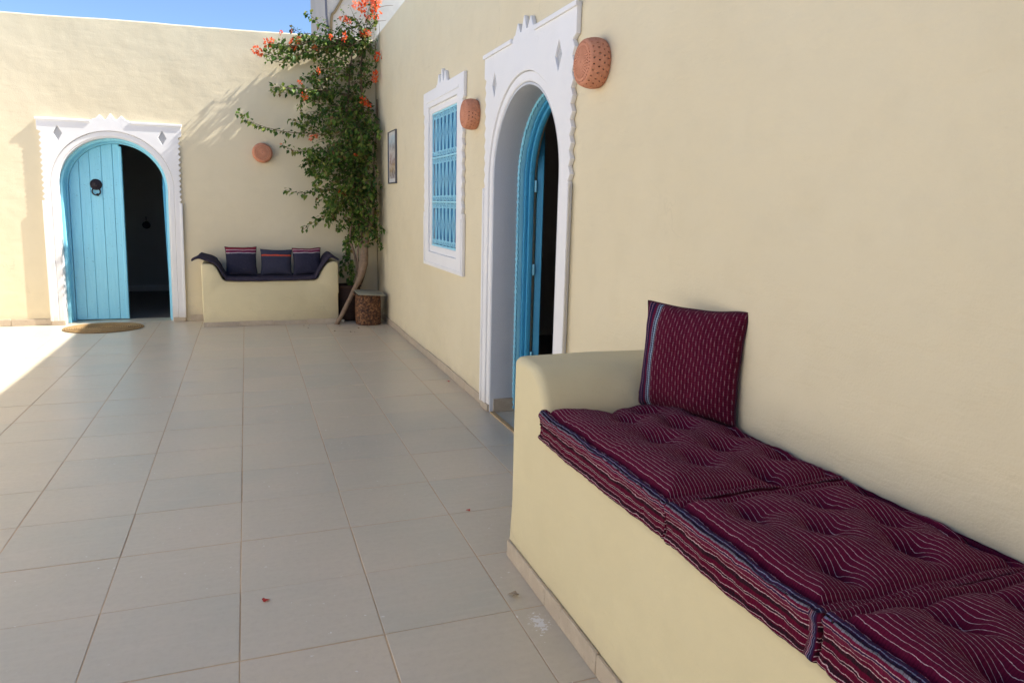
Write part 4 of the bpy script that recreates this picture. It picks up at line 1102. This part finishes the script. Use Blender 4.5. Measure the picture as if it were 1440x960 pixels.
def shoot(pts, nleaf, size, mat='leaf', spread=.022, bm=None, r0=.004):
    q = spline(pts, 5)
    if bm is not None: tube(bm, q, [r0*(1-.7*i/(len(q)-1)) for i in range(len(q))], 4, False)
    tot = len(q)-1
    for k in range(nleaf):
        t = (k+rnd.random())/nleaf*tot; i = min(int(t), tot-1); fr = t-i
        p = q[i].lerp(q[i+1], fr); ax = (q[i+1]-q[i]).normalized()
        o = rv(); o -= ax*o.dot(ax); o = o.normalized() if o.length > .1 else Vector((0, 0, 1))
        s = size*rnd.uniform(.6, 1.25)*(1-.25*t/tot)
        d = (o*.8+ax*.35+Vector((0, -.15, -.55))+rv()*.35)
        pp = p+o*spread*rnd.random()
        # keep leaves off the two walls
        if pp.x > WX-.03: pp.x = WX-.03-rnd.random()*.02
        if pp.y > WY-.03: pp.y = WY-.03-rnd.random()*.02
        if d.x > 0 and pp.x > WX-.08: d.x *= -.5
        if d.y > 0 and pp.y > WY-.08: d.y *= -.5
        leaf_at(pp, d, Vector((0, -.5, 1))+rv()*.7, s, dv if mat == 'dead' else lv, df if mat == 'dead' else lf_)
tw = bmesh.new()
def back(b, Y):
    return [tuple(Vector((x*(q/y), q, CAM_H+(z-CAM_H)*(q/y)))) for (x, y, z) in b for q in [max(y, Y)]]
BR = [back(b, 8.72) for b in BR]
SHADOW_BR = []  # copies of the top branches, added to fill the vine's shadow on the wall
for b in BR[:4]:
    for dy_, dz_ in ((.09, .02), (.17, -.02), (-.10, .0)):
        SHADOW_BR.append([(x, min(y+dy_+.01*random.random(), 8.955), z+dz_) for x, y, z in b])
for b in BR+SHADOW_BR:
    Ln = sum((Vector(b[i+1])-Vector(b[i])).length for i in range(len(b)-1))
    shoot([Vector(p) for p in b], int(Ln*(78 if b in BR else 50))+6, .068, spread=.028, bm=tw, r0=.006)
# random shoots that fill the body; left edge of the body as a function of height
prof_l = [(.95, 1.22), (1.05, 1.15), (1.2, .92), (1.4, .80), (1.6, .75), (1.9, .70), (2.2, .68), (2.5, .68), (2.75, .66), (2.95, .72), (3.15, .78), (3.35, .98), (3.5, 1.15)]
def left_edge(z):
    for (a, xa_), (b, xb_) in zip(prof_l[:-1], prof_l[1:]):
        if a <= z <= b: return xa_+(xb_-xa_)*(z-a)/(b-a)
    return 1.1
dens = lambda z: 1.0 if z < 2.5 else (.50 if z < 3.15 else .45)
cnt = 0
while cnt < 225:
    z = rnd.uniform(1.08, 3.38)
    if rnd.random() > dens(z) or (z < 1.55 and rnd.random() < .45): continue
    x = rnd.uniform(1.12, 1.46); y = rnd.uniform(8.50, 8.90) if z < 2.3 else rnd.uniform(8.68, 8.92)
    le = left_edge(z)
    L_ = rnd.uniform(.22, .62)
    tgt = Vector((rnd.uniform(le, 1.49), rnd.uniform(8.36 if z < 2.3 else 8.66, 8.94), z+rnd.uniform(-.35, .12)))
    tgt.z = max(tgt.z, .98)
    if tgt.x < left_edge(tgt.z): tgt.x = left_edge(tgt.z)+rnd.random()*.15
    a = Vector((x, y, z)); m = a.lerp(tgt, .5)+Vector((0, -.03, .10*rnd.random()))
    dead = (2.75 < z < 3.15 and 1.0 < tgt.x < 1.4 and rnd.random() < .7) or (rnd.random() < .06)
    Ld = (tgt-a).length
    shoot([a, m, tgt, tgt+Vector((rnd.uniform(-.05, .04), -.02, -rnd.uniform(.03, .12)))], int((12 if dead else 26)*(.6+Ld*1.8)), .060 if not dead else .045, 'dead' if dead else 'leaf', .035, tw, .0035)
    cnt += 1
# short upright sprigs over the top of the wall
for k in range(10):
    x = rnd.uniform(1.0, 1.5); a = Vector((x, 8.75, 3.15)); b = a+Vector((rnd.uniform(-.25, .12), -.1, rnd.uniform(.15, .45)))
    shoot([a, a.lerp(b, .5)+Vector((.04, 0, 0)), b], 16, .05, bm=tw)
vl('twigs', from_bm('twigs', tw, 180), M['twig'])['kind'] = 'stuff'
vl('foliage', pyd('foliage', lv, lf_, 0), M['leaf'])['kind'] = 'stuff'
vl('dry_foliage', pyd('dry_foliage', dv, df, 0), M['deadleaf'])['kind'] = 'stuff'
# flower clusters
def cluster_mesh(seed, nb=34):
    r = random.Random(seed); V, F = [], []
    for k in range(nb):
        d = Vector((r.gauss(0, 1), r.gauss(0, 1), r.gauss(0, 1))).normalized(); p = d*r.uniform(.25, .95)
        p.z *= .75
        dd = (d+Vector((r.uniform(-.6, .6), r.uniform(-.6, .6), r.uniform(-.6, .6)))).normalized()
        leaf_at(p, dd, Vector((r.uniform(-1, 1), r.uniform(-1, 1), r.uniform(-1, 1))), r.uniform(.55, .85), V, F, .35)
        # widen into a papery bract
    return pyd('flower_cluster', V, F, 0)
cm = [cluster_mesh(s) for s in range(4)]
for q in cm[:3]: q.materials.append(M['flower'])
cm[3].materials.append(M['flowerpink'])
for i, (x, y, z, s) in enumerate(FL):
    if y < 8.6 and z > 2.2: k_ = 8.66/y; x, y, z = x*k_, 8.66, CAM_H+(z-CAM_H)*k_
    pink = z > 3.3 or i in (10, 11, 26)
    o = vl('flower_cluster', cm[3] if (pink and i % 2) else cm[i % 3], None)
    if x+s > WX-.02: x = WX-.02-s*.5
    if z < 2.3: s *= .72
    o.location = (x, y, z); o.scale = (s*1.15, s*1.0, s*.95); o.rotation_euler = (rnd.random()*6, rnd.random()*6, rnd.random()*6)

# ------------------------------------------------------------------ small things on the floor
def petal(label, loc, s, rz, mat='petal', name='fallen_petal', cat='petal', group=None):
    bm = bmesh.new(); V, F = [], []
    leaf_at(Vector((0, 0, 0)), Vector((1, 0, .12)), Vector((0, 0, 1)), s, V, F, .5); leaf_at(Vector((0, 0, .002)), Vector((.6, .8, .35)), Vector((.3, 0, 1)), s*.8, V, F, .5)
    o = link(name, pyd(name, V, F, 0), M[mat]); o.location = loc; o.rotation_euler = (0, 0, rz)
    m_ = o.modifiers.new('solid', 'SOLIDIFY'); m_.thickness = .0008
    return tag(o, label, cat, group)
gP = 'red petals fallen on the floor tiles'
petal('red petal on a grey tile in mid floor, nearest the viewer', (-.001, 2.453, .003), .026, .6, group=gP)
petal('red petal fallen on the tiles just beyond the corner of the near bench', (.921, 2.968, .003), .026, 2.0, group=gP)
petal('reddish petal lying against the skirting before the near doorway', (1.475, 5.377, .003), .035, 1.2, group=gP)
petal('curled pale dry leaf on the tiles beside the skirting of the near bench', (.878, 2.215, .004), .042, 2.6, 'dryleaf', 'dry_leaf', 'leaf')
gD = 'dry leaves scattered under the vine'
for k in range(16):
    p = (rnd.uniform(.55, 1.48), rnd.uniform(7.75, 8.44), .003)
    petal('tiny brown dry leaf on the floor below the vine', p, rnd.uniform(.016, .032), rnd.uniform(0, 6), 'deadleaf', 'dry_leaf', 'leaf', gD)
bm = bmesh.new(); bmesh.ops.create_icosphere(bm, subdivisions=3, radius=.022)
for v_ in bm.verts: v_.co += v_.co.normalized()*.006*nz(v_.co.x*60, v_.co.y*60, v_.co.z*60); v_.co.z *= .8
st_ = link('pebble', from_bm('pebble', bm), M['stone']); st_.location = (1.03, 8.53, .018)
tag(st_, 'small pale pebble on the floor behind the foot of the leaning trunk', 'pebble')

# ------------------------------------------------------------------ dim things inside the rooms
cab = thing('cupboard', 'pale low cupboard with an arched panel, dim inside the room behind the near doorway', 'cupboard', (4.1, 6.85, 0), math.radians(-25))
box('carcass', -.75, .45, -.20, .20, 0, .95, M['roomwall'], cab, .01, 2)
shape('arched_panel', [(x, z) for x, z in arch_pts(.30, .45, .08, 24)], [], -.20, -.225, M['white'], cab, .006, 2)
shape('arched_moulding', arch_band(.38, .34, .45, .08, 24), [], -.20, -.235, M['roomwall'], cab, .006, 2)
hk = thing('hanging_pan', 'dark round pan hanging on the dim wall seen through the far half-open door', 'pan', (-1.42, WY+3.085, 1.0)); hk.scale = (.42, .42, .42)
bm = bmesh.new(); lathe(bm, [(.0001, .0), (.11, .004), (.13, .035), (.135, .035), (.115, -.004), (.0001, -.006)], 24)
for v_ in bm.verts: v_.co = Vector((v_.co.x, -v_.co.z, v_.co.y))
link('bowl', from_bm('bowl', bm), M['darkmetal'], hk)
box('handle', -.012, .012, -.012, 0, .12, .30, M['darkmetal'], hk, .003, 1)
bx_ = box('wall_box', -.07, .07, -.04, 0, -.09, .09, M['darkmetal'], None, .004, 1); bx_.location = (-.95, WY+3.098, 1.05)
tag(bx_, 'small dark box fixed to the dim wall seen through the far half-open door', 'box')
